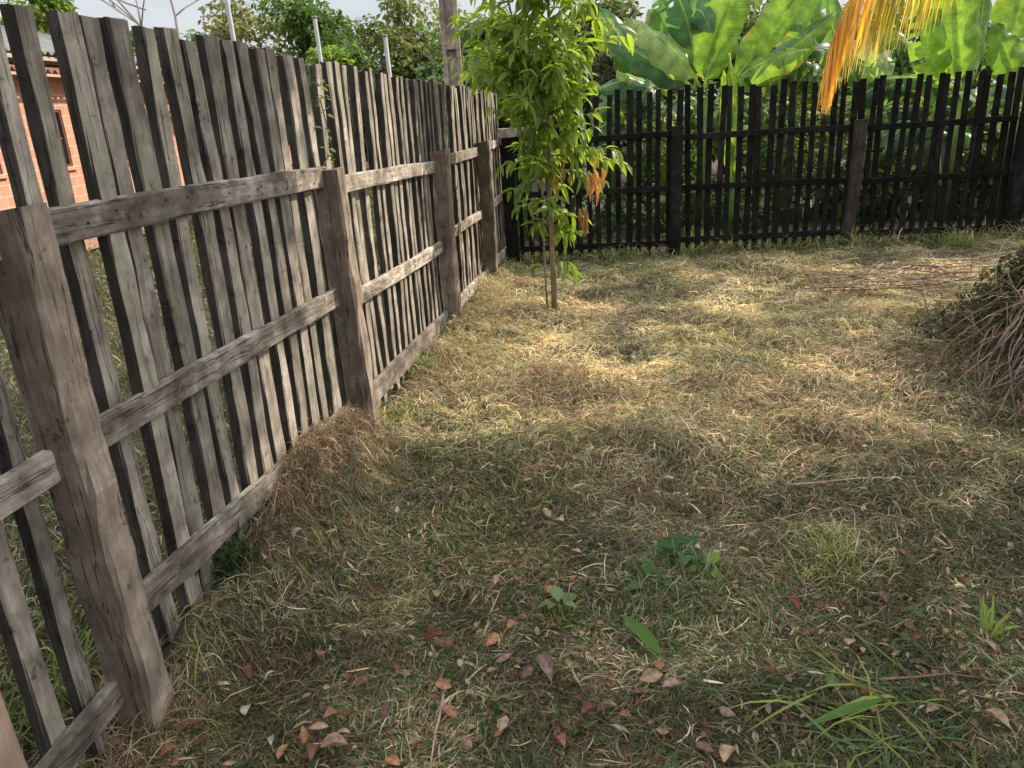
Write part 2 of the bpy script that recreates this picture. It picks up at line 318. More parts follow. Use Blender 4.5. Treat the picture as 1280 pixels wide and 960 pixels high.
def weights(x,y):
    n=len(x); p1=fbm(x,y,2.0,20); p2=fbm(x,y,2.6,33); p3=fbm(x,y,2.3,47); p4=fbm(x,y,3.4,58); W=np.zeros((n,8))
    far=np.clip((y-3.3)/1.3,0,1); back=np.clip((y-7.0)/.9,0,1)
    g=np.clip((p1-.47)*12,0,1); br=np.clip((p2-.48)*12,0,1); yg=np.clip((p3-.55)*12,0,1); st=np.clip((p4-.5)*12,0,1)
    W[:,0]=(.12+.45*st)*(1-far)+far*(.55+.6*st)-.4*back; W[:,1]=(.03+.22*st)*(1-far)+far*(.35+.6*st)-.4*back
    W[:,2]=.62+1.5*br*(1-.3*far); W[:,3]=.48*(1-.8*far)+.6*br*(1-far)
    W[:,4]=(.34*(1-far)+.10*far)*(.12+2.2*g); W[:,5]=(.36*(1-far)+.06*far)*(.22+2.*g); W[:,6]=.34+.6*g+.75*back; W[:,7]=.04+.6*yg+.08*far
    gg=np.exp(-((x-.95)**2+(y-1.7)**2)/.35)+1.4*np.exp(-((x-.42)**2+(y-2.15)**2)/.07)+.9*np.exp(-((x+.15)**2+(y-3.)**2)/.12)+.6*np.exp(-((x+.45)**2+(y-2.1)**2)/.2)
    W[:,4]+=1.0*gg; W[:,5]+=.8*gg; W[:,7]+=.25*gg
    rb=np.clip((x-.5)/.7,0,1)*np.clip((y-2.0)/.4,0,1)*(1-far); W[:,2]+=1.2*rb; W[:,0]+=.4*rb; W[:,3]+=.3*rb
    return np.maximum(W,0)
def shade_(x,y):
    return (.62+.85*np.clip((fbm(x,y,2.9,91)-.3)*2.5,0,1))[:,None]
# lying clippings
x,y=yard(640000); n=len(x); d=np.hypot(x,y)
L_=(.022+.085*rng.random(n)**1.6)*np.clip(.62+.14*y,.7,1.6); wd=rng.uniform(.0011,.0032,n)*np.clip(.6+.19*y,.8,2.1)
flow=fbm(x,y,1.1,60)*9
th=flow+rng.normal(0,1.1,n)
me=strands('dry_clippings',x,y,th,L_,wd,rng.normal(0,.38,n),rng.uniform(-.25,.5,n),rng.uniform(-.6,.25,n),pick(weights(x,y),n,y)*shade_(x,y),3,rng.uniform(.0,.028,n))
o=link('mown_grass',me,M_GRASS); tag(o,'dry and green mown grass clippings strewn over the whole yard','grass',kind='stuff')
# short living grass standing in patches
x,y=yard(150000); keep=(fbm(x,y,1.5,20)>.44+.12*rng.random(len(x)))|(rng.random(len(x))<.16); x,y=x[keep],y[keep]; n=len(x)
W=weights(x,y); W[:,0]*=.3;W[:,1]*=.2;W[:,2]*=.2;W[:,3]*=.1; W[:,4]+=.3; W[:,7]+=.15
me=strands('short_grass',x,y,rng.uniform(0,6.28,n),rng.uniform(.02,.065,n)*np.clip(.8+.08*y,1,1.4),rng.uniform(.0018,.0036,n)*np.clip(.7+.15*y,1,1.9),rng.normal(0,.3,n),rng.uniform(.7,1.5,n),rng.uniform(-.4,.9,n),pick(W,n,y),3)
o=link('short_grass',me,M_GRASS); tag(o,'short living grass standing up through the clippings','grass',kind='stuff')
# wispy straw laid over the mounds
xs=[];ys=[]
for mx_,my_,a,s in MG[:len(MOUNDS)]+MG[len(MOUNDS)+8::2]:
    k=int(500+6000*a*s*4); xs.append(rng.normal(mx_,s*1.1,k)); ys.append(rng.normal(my_,s*1.1,k))
x=np.concatenate(xs);y=np.concatenate(ys); k=(x>FX(y)+.03)&(y>1.2); x,y=x[k],y[k]; n=len(x)
W=weights(x,y); W[:,2]+=.6; W[:,0]+=.3; W[:,4]*=.3; W[:,5]*=.3
me=strands('straw_heaps',x,y,rng.uniform(0,6.28,n),rng.uniform(.04,.15,n),rng.uniform(.0013,.003,n)*np.clip(.6+.19*y,.8,1.8),rng.normal(0,.6,n),rng.uniform(-.1,1.1,n),rng.uniform(-1.2,.1,n),pick(W,n),4,rng.uniform(0,.05,n))
o=link('straw_heaps',me,M_GRASS); tag(o,'tangled brown straw raked into low heaps in the yard','straw',kind='stuff')
# dead brown straw piled against the foot of the grey fence
n=16000; y=np.concatenate([rng.normal(3.1,.22,4500),rng.uniform(2.3,3.5,7500),rng.uniform(1.25,1.75,4000)]); x=FX(y)-.01+np.abs(rng.normal(.0,1,n))*np.where(y<2.9,.06,.13)
c=pick(np.tile(np.array([[.5,.35,1.6,.6,0,0,.35,0]]),(n,1)),n)*np.array([.80,.76,.78])
me=strands('fence_straw',x,y,rng.uniform(0,6.28,n),rng.uniform(.03,.13,n),rng.uniform(.0014,.0036,n),rng.normal(0,1.3,n),rng.uniform(-.6,1.4,n),rng.uniform(-1.4,.9,n),c,4,rng.random(n)**1.3*.19*np.exp(-((x-FX(y))/.11)**2)*np.clip((y-2.15)/.7,.3,1)*np.clip((3.8-y)/.4,0,1))
o=link('fence_straw',me,M_GRASS); tag(o,'dead brown straw tangled against the foot of the grey picket fence','straw',kind='stuff')
n=2600; y=rng.uniform(1.3,8.,n); k=(fbm(y*2.,y*0,1.,66)>.42)&((y>3.4)|(rng.random(n)<.3)); y=y[k]; n=len(y); x=FX(y)+.03+np.abs(rng.normal(0,.07,n))
c=pick(np.tile(np.array([[.35,.15,.2,.0,.8,.5,.4,.6]]),(n,1)),n)
me=strands('fence_foot_weeds',x,y,rng.uniform(0,6.28,n),rng.uniform(.05,.17,n),rng.uniform(.002,.006,n),rng.normal(0,.25,n),rng.uniform(.7,1.5,n),rng.uniform(-.8,.8,n),c,4)
o=link('fence_foot_weeds',me,M_GRASS); tag(o,'scrappy green weeds along the foot of the grey picket fence','weeds',kind='stuff')
# neighbour's plot seen through the gaps
n=90000; y=rng.uniform(1.,15,n)**1.0; u=rng.random(n); x=FX(y)-.08-u**1.3*np.clip(y*.8,2,9); 
pm=np.ones(n,bool)
c=pick(np.tile(np.array([[.25,.12,.3,.2,.9,.55,.5,.5]]),(n,1)),n)*.62
me=strands('neighbour_grass',x,y,rng.uniform(0,6.28,n),rng.uniform(.05,.13,n),rng.uniform(.003,.007,n)*np.clip(y/4,1,2.5),rng.normal(0,.4,n),rng.uniform(.2,1.4,n),rng.uniform(-.7,.7,n),c,3)
o=link('neighbour_grass',me,M_GRASS); tag(o,'green grass of the neighbouring plot seen between the grey pickets','grass',kind='stuff')
# weeds at the foot of the black fence and behind it
n=9000; x=rng.uniform(.2,6.8,n); y=BY(x)+rng.normal(-.03,.10,n)+.25*(rng.random(n)<.3)
k=(fbm(x*3,y*0,1.2,71)>.40)|(rng.random(n)<.25); x,y=x[k],y[k]; n=len(x)
c=pick(np.tile(np.array([[.25,.15,.15,.05,.8,.3,.8,.7]]),(n,1)),n)
me=strands('fence_weeds',x,y,rng.uniform(0,6.28,n),rng.uniform(.06,.26,n),rng.uniform(.004,.009,n),rng.normal(0,.2,n),rng.uniform(.8,1.5,n),rng.uniform(-.9,.9,n),c,4)
o=link('fence_weeds',me,M_GRASS); tag(o,'thin green weeds along the foot of the black fence','weeds',kind='stuff')
# ------------------------------------------------------------------ leaf instancing
def leaf_tpl(nseg=4,wid=.22,droop=.25,fold=.12,pt=.9):
    V=[];Fq=[]
    for i in range(nseg+1):
        t=i/nseg; w_=wid*math.sin(math.pi*min(1,t*.96+.03)**pt)**.8 if 0<t<1 else .012
        z=-droop*t*t
        V+=[(-w_,t,z+fold*w_*2),(0,t,z),(w_,t,z+fold*w_*2)]
    for i in range(nseg):
        a=i*3; Fq+=[(a,a+1,a+4,a+3),(a+1,a+2,a+5,a+4)]
    return np.array(V),np.array(Fq)
def inst(tpl,pos,yaw,pitch,roll,size,col,name):
    TV,TF=tpl; n=len(pos)
    cy,sy=np.cos(yaw),np.sin(yaw); cp,sp=np.cos(pitch),np.sin(pitch); cr,sr=np.cos(roll),np.sin(roll)
    fwd=np.stack([cy*cp,sy*cp,sp],1); right=np.stack([sy,-cy,0*sy],1); up=np.cross(right,fwd)
    r2=right*cr[:,None]+up*sr[:,None]; u2=-right*sr[:,None]+up*cr[:,None]
    sz=np.asarray(size)
    if sz.ndim==1: sz=np.stack([sz,sz],1)
    V=pos[:,None,:]+ (TV[None,:,0:1]*sz[:,0][:,None,None])*r2[:,None,:]+(TV[None,:,1:2]*sz[:,1][:,None,None])*fwd[:,None,:]+(TV[None,:,2:3]*sz[:,1][:,None,None])*u2[:,None,:]
    Fq=(np.arange(n)*len(TV))[:,None,None]+TF[None]
    return npmesh(name,V.reshape(-1,3),Fq.reshape(-1,TF.shape[1]),np.repeat(col,len(TV),axis=0))
T_SIMPLE=leaf_tpl(2,.28,.2,.15); T_LANCE=leaf_tpl(5,.16,.38,.3,.8); T_OVAL=leaf_tpl(4,.26,.18,.2)
# tiny broad leaves among the clippings, and bits of dead leaf
x,y=yard(26000,2.0,1.15,4.8); k=fbm(x,y,1.9,81)>.42; x,y=x[k],y[k]; n=len(x)
c=(np.array([.06,.10,.03])[None]*(.6+.9*rng.random((n,1)))); kk=rng.random(n)<.3; c[kk]=np.array([.17,.13,.06])*(.7+.6*rng.random((kk.sum(),1)))
pos=np.stack([x,y,hgt(x,y)+rng.uniform(.005,.035,n)],1)
me=inst(T_SIMPLE,pos,rng.uniform(0,6.28,n),rng.uniform(-.5,.6,n),rng.normal(0,.6,n),np.stack([rng.uniform(.015,.04,n)]*2,1),c,'ground_weeds')
o=link('ground_weeds',me,M_TREE); tag(o,'small dark broad leaved weeds creeping through the clippings','weeds',kind='stuff')
x,y=yard(15000,2.0,1.15,5.5); k=fbm(x,y,2.2,140)>.40+.22*rng.random(len(x)); x,y=x[k],y[k]; n=len(x)
base=np.array([[.30,.15,.085],[.22,.11,.07],[.36,.25,.14],[.15,.085,.055],[.42,.33,.2]])[rng.integers(0,5,n)]*(.6+.5*rng.random((n,1)))
pos=np.stack([x,y,hgt(x,y)+rng.uniform(.01,.048,n)],1)
me=inst(T_OVAL,pos,rng.uniform(0,6.28,n),rng.uniform(-.8,.7,n),rng.normal(0,.9,n),np.stack([rng.uniform(.008,.036,n),rng.uniform(.010,.040,n)],1),base,'leaf_litter')
o=link('leaf_litter',me,M_DRY); tag(o,'crumbled brown leaf litter sprinkled through the clippings','leaf litter',kind='stuff')
x,y=yard(16000,2.0,1.15,4.6); n=len(x)
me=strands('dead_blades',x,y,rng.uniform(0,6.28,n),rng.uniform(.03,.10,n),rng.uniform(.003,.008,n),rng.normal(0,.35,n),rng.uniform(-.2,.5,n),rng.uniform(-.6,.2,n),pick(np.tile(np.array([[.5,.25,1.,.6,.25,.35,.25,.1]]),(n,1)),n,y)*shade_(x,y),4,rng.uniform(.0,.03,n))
o=link('dead_grass_blades',me,M_GRASS); tag(o,'broad flattened dead grass blades mixed into the near clippings','grass',kind='stuff')
# ------------------------------------------------------------------ rough sawn timber
def timber(w_,d_,L_,axis_='z',rows=10,j=.004,bow=.01,bev=.006,top_slope=0.,seed=None):
    """rough bar centred on its base; long axis z (or y)"""
    r=random.Random(seed); V=[];Fq=[]; bx=r.uniform(-bow,bow); by=r.uniform(-bow,bow)
    hw,hd=w_/2,d_/2; sec=[(-hw+bev,-hd),(0,-hd),(hw-bev,-hd),(hw,-hd+bev),(hw,hd-bev),(hw-bev,hd),(0,hd),(-hw+bev,hd),(-hw,hd-bev),(-hw,-hd+bev)]; n=len(sec)
    for i in range(rows+1):
        t=i/rows; ox=bx*math.sin(math.pi*t); oy=by*math.sin(math.pi*t); s=1+r.uniform(-.04,.04)
        for (a,c) in sec:
            z=t*L_+(top_slope*a if i==rows else 0)+(r.uniform(-.004,.004) if i==rows else 0)
            V.append((ox+a*s+r.uniform(-j,j),oy+c*s+r.uniform(-j,j),z))
    for i in range(rows):
        for k in range(n): Fq.append((i*n+k,i*n+(k+1)%n,(i+1)*n+(k+1)%n,(i+1)*n+k))
    Fq.append(tuple(range(n-1,-1,-1))); Fq.append(tuple(rows*n+k for k in range(n)))
    if axis_=='y': V=[(a,z,c) for a,c,z in V]; Fq=[f[::-1] for f in Fq]
    mb=MB(); mb.add(V,Fq); return mb
# grey picket fence: local y runs along the fence, local x points into the yard
FA=math.atan(.166); fe=empty('picket_fence',(-1.339-.06,0,0),-FA)
tag(fe,'weathered grey picket fence with square posts running back along the left side','picket fence')
def sy_(y): return y/math.cos(FA)
DX=0.0
s=.35; k=0
extra=[q*1.07+.033 for q in (1.938,2.025,2.145,2.247,2.371,2.482,2.605,2.715,2.81,2.919,3.031,3.168,3.307,3.476,3.59,3.70,3.81,3.92,4.03,4.14,4.25,4.36,4.47)]
ys=[]
y_=1.938*1.07+.033-.125
pre=[]
while y_>.25: pre.append(y_); y_-=random.uniform(.115,.135)
ys=pre[::-1]+extra
y_=4.93
while y_<8.5: ys.append(y_); y_+=random.uniform(.106,.120)
for k,y_ in enumerate(ys):
    h=1.85-.014*(y_-1.9)+random.uniform(-.022,.012)
    wd=random.uniform(.048,.060)
    if 1.9<y_<3.5: wd=random.uniform(.066,.082)
    zb=.06+random.uniform(-.05,.02)
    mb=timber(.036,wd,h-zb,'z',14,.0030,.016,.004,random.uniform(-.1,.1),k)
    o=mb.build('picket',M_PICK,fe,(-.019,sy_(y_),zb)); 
    o.rotation_euler=(random.gauss(0,.005),random.gauss(0,.005),random.gauss(0,.04))
POSTS=[(1.73,1.41,.125),(3.60,1.355,.125),(5.62,1.33,.12),(7.2,1.32,.125),(-.25,1.4,.12)]
for i,(y_,h,w_) in enumerate(POSTS):
    mb=timber(w_,.10,h+.12,'z',16,.0045,.012,.012,.15,100+i)
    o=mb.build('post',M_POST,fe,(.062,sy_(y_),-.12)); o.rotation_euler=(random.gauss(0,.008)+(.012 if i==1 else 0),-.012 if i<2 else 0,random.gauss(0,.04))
# rails: butt between posts, on the yard face of the pickets
def rail(y0,z0,y1,z1,hh=.085,th_=.03,x0=.017,seed=0,name='rail'):
    y0-=.04; y1+=.04
    Ln=sy_(y1)-sy_(y0); mb=timber(th_,hh,math.hypot(Ln,z1-z0),'y',10,.003,.008,.005,0,seed)
    # timber('y'): width on x, depth on z
    o=mb.build(name,M_RAIL,fe,(x0,sy_(y0),z0)); o.rotation_euler=(math.atan2(z1-z0,Ln),0,0); return o
rail(1.79,1.355,3.54,1.325,.088,.032,.017,1); rail(3.66,1.275,5.56,1.222,.08,.03,.017,2); rail(5.68,1.245,7.13,1.24,.08,.03,.017,3); rail(7.27,1.265,8.45,1.27,.07,.03,.017,4)
rail(-.19,1.36,1.67,1.35,.088,.032,.017,5)
rail(1.79,.83,3.54,.785,.085,.032,.017,6); rail(3.66,.725,5.56,.665,.08,.03,.017,7); rail(5.68,.70,7.13,.69,.075,.03,.017,8); rail(7.27,.70,8.45,.72,.07,.03,.017,9); rail(-.19,.83,1.67,.82,.08,.032,.017,10)
rail(1.79,.325,3.54,.21,.095,.03,.017,11); rail(3.66,.19,5.56,.135,.12,.03,.017,12); rail(5.68,.15,7.13,.12,.1,.03,.017,13); rail(7.27,.13,8.45,.12,.09,.03,.017,14); rail(-.19,.13,1.67,.15,.08,.03,.017,15)
# rusty nail heads where the near pickets meet the rails
M_NAIL=flat('rusty nail',(.10,.045,.025),.8,.3,80.,.6)
nb=MB(); nb.tube([(0,0,0),(.0025,0,0)],[.0042,.0036],8); nme=nb.mesh('nail')
for y_ in [q for q in ys if 1.9<q<3.45 or 3.75<q<5.4]:
    t1=(y_-1.79)/1.75; t2=(y_-3.66)/1.9
    for z in ((1.355-.03*t1,.83-.045*t1) if y_<3.6 else (1.275-.053*t2,.725-.06*t2)):
        link('nail',nme,M_NAIL,fe,(.0325,sy_(y_)+random.uniform(-.012,.012),z+random.uniform(-.022,.022)))
# separate stake, bottom left
mb=timber(.06,.07,1.5,'z',12,.003,.01,.012,0,77); o=mb.build('wooden_stake',M_STAKE,None,(FX(1.27)+.035,1.245,-.1)); o.rotation_euler=(0,0,-FA)
tag(o,'pale reddish wooden stake at the bottom left corner in front of the grey fence','stake')
# black fence
BA=math.atan(-.0196); bf=empty('black_picket_fence',(0,8.4146,0),BA); tag(bf,'blackened dark picket fence with three rails across the back of the yard','picket fence')
x=.20;k=0
while x<7.4:
    h=1.70+random.uniform(-.014,.012)-.01*(x>2.5)
    mb=timber(random.uniform(.048,.068),.024,h+.03-random.uniform(0,.06),'z',8,.0015,.012,.003,random.uniform(-.1,.1),300+k)
    o=mb.build('picket',M_BLACK,bf,(x,.014,.0)); o.rotation_euler=(0,random.gauss(0,.010),random.gauss(0,.04)); x+=random.uniform(.099,.112); k+=1
BP=[(.10,1.45,.14,M_BLACK),(1.84,1.33,.11,M_BLACK),(3.70,1.29,.105,M_BROWNP),(5.44,1.27,.13,M_BLACK),(7.2,1.3,.12,M_BLACK)]
for i,(x,h,w_,mt) in enumerate(BP):
    mb=timber(w_,.10,h+.1,'z',12,.003,.012,.01,.1,400+i); o=mb.build('post',mt,bf,(x,-.052,-.1)); o.rotation_euler=(0,.035 if i==2 else random.gauss(0,.01),0)
for i in range(4):
    xa=BP[i][0]+BP[i][2]/2; xb=BP[i+1][0]-BP[i+1][2]/2
    for z0,z1 in (((1.235,1.255),(.72,.70),(.14,.12)) if i==0 else ((1.21,1.215),(.70,.685),(.15,.14)) if i==1 else ((1.20,1.215),(.655,.665),(.12,.10))):
        mb=timber(.028,.06,xb-xa,'y',8,.002,.006,.004,0,500+i*5+int(z0*10)); o=mb.build('rail',M_BLACKR,bf,(xa,-.015,z0)); 
        o.rotation_euler=(0,0,-math.pi/2)
        o.rotation_euler=(math.atan2(z1-z0,xb-xa),0,-math.pi/2)
# board end fixed at the corner
mb=timber(.03,.09,.30,'y',4,.003,.004,.006,0,601); o=mb.build('board_offcut',M_RAIL,None,(.0,8.15,1.36)); o.rotation_euler=(0,0,-1.1)
tag(o,'short grey board end nailed across the far fence corner','board')
# ------------------------------------------------------------------ trees
def tree(name,label,cat,base,h,crown,nl,ls,cols,group=None,seed=1,clumps=26,trunk_r=.12,mt=None,tpl=None,barkm=None,shell=.55,cz=None):
    r=np.random.default_rng(seed); root=empty(name,base); tag(root,label,cat,group)
    rx,ry,rz=crown; cz=h-rz if cz is None else cz
    # clump centres
    u=r.normal(size=(clumps,3)); u/=np.linalg.norm(u,axis=1,keepdims=True); rad=r.uniform(.35,.95,(clumps,1))
    C=u*rad*np.array([rx,ry,rz])+np.array([0,0,cz]); CR=r.uniform(.22,.42,clumps)*min(rx,rz)*1.15
    mb=MB(); top=Vector((r.normal(0,.1),r.normal(0,.1),cz))
    tp=[Vector((0,0,-.1)),Vector((r.normal(0,.05),r.normal(0,.05),cz*.35)),Vector((r.normal(0,.1),r.normal(0,.1),cz*.7)),top+Vector((0,0,rz*.4))]
    mb.tube(tp,[trunk_r*1.25,trunk_r,trunk_r*.75,trunk_r*.25],8)
    for q in C[:14]:
        q=Vector(q); s_=tp[1].lerp(tp[2],r.uniform(.2,1.)) if q.z<cz+.3*rz else tp[2].lerp(tp[3],r.uniform(0,.5))
        md=(s_+q)/2+Vector((r.normal(0,.1),r.normal(0,.1),-.1)); mb.tube([s_,md,q],[trunk_r*.4,trunk_r*.25,trunk_r*.08],6)
    mb.build('trunk',barkm or M_BARK,root,smooth=True)
    k=r.integers(0,clumps,nl); v=r.normal(size=(nl,3)); v/=np.linalg.norm(v,axis=1,keepdims=True); rr=r.random((nl,1))**.45
    P_=C[k]+v*rr*CR[k][:,None]*np.array([1.15,1.15,.8])
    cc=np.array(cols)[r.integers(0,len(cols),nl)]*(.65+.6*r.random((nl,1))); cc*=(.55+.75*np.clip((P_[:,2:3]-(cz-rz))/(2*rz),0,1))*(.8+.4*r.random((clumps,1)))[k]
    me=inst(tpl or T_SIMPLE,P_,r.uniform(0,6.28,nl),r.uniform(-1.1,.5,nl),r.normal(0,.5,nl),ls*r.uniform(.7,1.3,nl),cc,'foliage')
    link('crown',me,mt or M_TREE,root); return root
DG=[(.045,.085,.028),(.065,.12,.035),(.09,.15,.045)]; OL=[(.15,.16,.075),(.20,.20,.10),(.11,.125,.06)]; YG=[(.15,.23,.05),(.2,.28,.06),(.10,.17,.045)]; BGc=[(.08,.14,.08),(.11,.17,.10)]
def tr_px(px,Y,toppx,*a,**k):
    p=at(px,toppx,Y); return tree(a[0],a[1],a[2],(p.x,p.y,0),max(p.z,.8),*a[3:],**k)
GB='trees rising beyond the grey fence'
tr_px(300,28,-6,'broad_tree','hazy olive tree beyond the grey fence, right of the bare tree','tree',(2.0,2.,2.6),9000,.22,OL,GB,seed=3,clumps=30)
tr_px(372,17,-25,'broad_tree','dark dense tree behind the thin metal pole over the grey fence','tree',(1.15,1.3,1.9),12000,.14,DG+YG[2:],GB,seed=4,clumps=34)
tr_px(425,15,35,'leafy_bush','bright green bush just over the grey fence between the two poles','bush',(.75,.9,1.1),6000,.12,YG,GB,seed=5,clumps=22)
tr_px(500,27,-14,'broad_tree','tall olive green tree left of the concrete utility pole','tree',(2.3,2.,2.9),11000,.22,OL+YG[:1],GB,seed=6,clumps=34)
tr_px(470,15,42,'leafy_bush','deep green bush over the grey fence by the right metal pole','bush',(.8,.8,1.1),7000,.12,DG+YG[2:],GB,seed=7,clumps=22)
tr_px(535,13.5,62,'leafy_bush','low blue green bush left of the utility pole foot','bush',(.55,.6,.9),4500,.12,BGc+DG[:1],GB,seed=8,clumps=18)
tr_px(615,22,18,'broad_tree','dark distant tree right of the utility pole under open sky','tree',(1.6,1.5,1.7),7000,.17,DG+BGc,GB,seed=9,clumps=24)
tr_px(612,10.6,28,'leafy_bush','mid green bush between the utility pole and the sapling','bush',(.75,.7,1.0),8000,.09,YG+DG,GB,seed=10,clumps=22)
tr_px(22,25,-30,'broad_tree','light green tree at the top left corner above the tiled roof','tree',(1.5,1.3,1.7),6000,.22,YG,GB,seed=11,clumps=24)
tr_px(105,30,22,'broad_tree','dark green tree behind the tiled roof left of the bare tree','tree',(2.2,1.6,1.3),5200,.22,DG+YG[2:],GB,seed=12,clumps=20)
tr_px(262,34,20,'broad_tree','blue green distant tree left of the tallest metal pole','tree',(1.5,1.5,2.),4000,.25,BGc,GB,seed=13,clumps=20)
tr_px(190,22,55,'leafy_bush','yellow green bush below the bare tree at the fence top','bush',(1.6,1.2,1.2),5000,.18,YG+DG,GB,seed=14,clumps=20)
# behind the black fence
GK='trees and bushes beyond the black fence'
tr_px(795,16,-14,'shaggy_tree','shaggy brown and dark green tree between the sapling and banana leaves','tree',(1.1,1.,1.8),6000,.26,[(.10,.075,.05),(.05,.06,.03),(.035,.05,.025)],GK,seed=15,clumps=20,tpl=leaf_tpl(2,.07,.3,.1))
tr_px(740,19,-20,'broad_tree','mid green tree behind the sapling top','tree',(1.6,1.4,1.9),7000,.18,OL+DG,GK,seed=16,clumps=24)
tr_px(1020,17,-4,'broad_tree','dark tree behind the banana leaves left of the yellow frond','tree',(1.5,1.3,1.6),7500,.17,DG+YG,GK,seed=17,clumps=22)
tr_px(1130,15,-10,'broad_tree','dark green tree behind the yellow palm frond','tree',(1.3,1.2,1.5),8000,.15,DG+YG,GK,seed=18,clumps=24)
tr_px(1235,16,8,'broad_tree','dark green tree behind the right banana leaves','tree',(1.5,1.3,1.5),8000,.15,DG+BGc,GK,seed=19,clumps=24)
tr_px(920,18,-20,'broad_tree','green tree far behind the tall banana leaves','tree',(1.8,1.3,1.8),8000,.18,DG+OL,GK,seed=20,clumps=24)
# trees outside the frame on the right: they shade the near part of the yard
GS='unseen shade trees outside the frame, right side of the yard'
tree('unseen_shade_tree','unseen mango like tree outside the frame, nearest the camera on the right side, shades the near yard','tree',(4.9,3.85,0),6.0,(3.1,2.0,1.3),12500,.25,DG+YG[2:],GS,seed=31,clumps=40,trunk_r=.16,cz=4.7)
tree('unseen_shade_tree','second unseen shade tree outside the frame, further right behind the brush pile','tree',(8.8,4.6,0),6.8,(2.5,1.9,1.5),5200,.26,DG,GS,seed=32,clumps=20,trunk_r=.16,cz=5.2)
# bare tree
root=empty('bare_tree',at(232,110,34).xy.to_3d()); tag(root,'leafless tree with pale branches against the sky over the grey fence','tree')
mb=MB(); bx0=root.location
def br(p,d,Ln,r_,dep,rr):
    pts=[p];q=p.copy();dd=d.copy()
    for i in range(4):
        dd=(dd+Vector((rr.gauss(0,.12),rr.gauss(0,.12),rr.gauss(.04,.1)))).normalized(); q=q+dd*Ln/4; pts.append(q.copy())
    mb.tube(pts,[r_,r_*.85,r_*.7,r_*.58,r_*.45],5)
    if dep>0:
        for i in range(rr.choice([2,3,3])):
            k=rr.choice([2,3,4]); nd_=(dd+Vector((rr.uniform(-.9,.9),rr.uniform(-.4,.4),rr.uniform(-.1,.7)))).normalized(); br(pts[k],nd_,Ln*rr.uniform(.6,.85),r_*.5,dep-1,rr)
rr=random.Random(5)
mb.tube([(0,0,0),(0,0,2),(.02,0,4.1)],[.14,.12,.09],7)
br(Vector((0,0,3.9)),Vector((-.40,0,1)).normalized(),4.2,.07,5,rr); br(Vector((.02,0,4.)),Vector((.06,0,1)),4.,.075,5,rr)
br(Vector((-.6,0,5.3)),Vector((-1,0,.35)).normalized(),3.0,.04,5,rr); br(Vector((-1.0,0,6.2)),Vector((-1,.1,.25)).normalized(),3.2,.038,5,rr)
mb.build('trunk',M_BARKG,root,smooth=True)
# ------------------------------------------------------------------ sapling
sp=empty('sapling',(.385,6.16,gh(.385,6.16))); tag(sp,'slender leafy sapling with bright green drooping leaves by the far fence corner','tree')
mb=MB(); r=random.Random(8)
st1=[Vector((0,0,-.05)),Vector((.0,0,.5)),Vector((-.005,0,1.0)),Vector((.01,0,1.5)),Vector((.04,0,2.1)),Vector((.03,0,2.7)),Vector((.05,0,3.15))]
st2=[Vector((-.055,.02,-.05)),Vector((-.065,.03,.45)),Vector((-.06,.02,.95)),Vector((-.12,0,1.45)),Vector((-.2,0,2.0)),Vector((-.28,.0,2.6))]
mb.tube(st1,[.024,.021,.019,.016,.012,.008,.004],8); mb.tube(st2,[.009,.008,.008,.007,.005,.003],7)
def along(st,z):
    for a,b_ in zip(st,st[1:]):
        if a.z<=z<=b_.z: return a.lerp(b_,(z-a.z)/(b_.z-a.z))
    return st[-1].copy()
LP=[];LY=[];LPi=[];LR=[];LS=[];LC=[]
def addleaf(p,yaw,pit,size,col): LP.append(tuple(p));LY.append(yaw);LPi.append(pit);LR.append(r.gauss(0,.35));LS.append(size);LC.append(col)
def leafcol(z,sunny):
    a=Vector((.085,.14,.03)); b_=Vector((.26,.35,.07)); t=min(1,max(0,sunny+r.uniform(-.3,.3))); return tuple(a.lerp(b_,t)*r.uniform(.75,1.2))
def twig(z,yaw,Ln,up,st,nl,sz,drop):
    p=along(st,z); d=Vector((math.cos(yaw),math.sin(yaw),up)).normalized(); pts=[p.copy()]
    for i in range(5): d=(d+Vector((r.gauss(0,.08),r.gauss(0,.08),-.05+r.gauss(0,.04)))).normalized(); p=p+d*Ln/5; pts.append(p.copy())
    mb.tube(pts,[.006,.005,.004,.0035,.003,.002],5)
    for i in range(nl):
        t=.25+.75*(i+r.random())/nl; k=min(4,int(t*5)); q=pts[k].lerp(pts[k+1],t*5-k)
        ly=yaw+r.choice([-1,1])*r.uniform(.2,1.5)+r.gauss(0,.3)
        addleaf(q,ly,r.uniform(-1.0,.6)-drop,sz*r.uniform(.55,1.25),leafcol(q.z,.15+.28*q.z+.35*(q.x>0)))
for i in range(13):   # lower skirt
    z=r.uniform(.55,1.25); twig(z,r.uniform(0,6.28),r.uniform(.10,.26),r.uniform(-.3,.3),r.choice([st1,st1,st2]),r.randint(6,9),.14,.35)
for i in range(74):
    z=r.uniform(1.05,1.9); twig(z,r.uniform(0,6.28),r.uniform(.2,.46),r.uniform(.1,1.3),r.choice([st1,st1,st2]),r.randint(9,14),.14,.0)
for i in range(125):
    z=r.uniform(1.6,3.0); twig(z,r.uniform(0,6.28),r.uniform(.25,.66),r.uniform(.3,1.5),r.choice([st1,st2]),r.randint(10,14),.14,-.1)
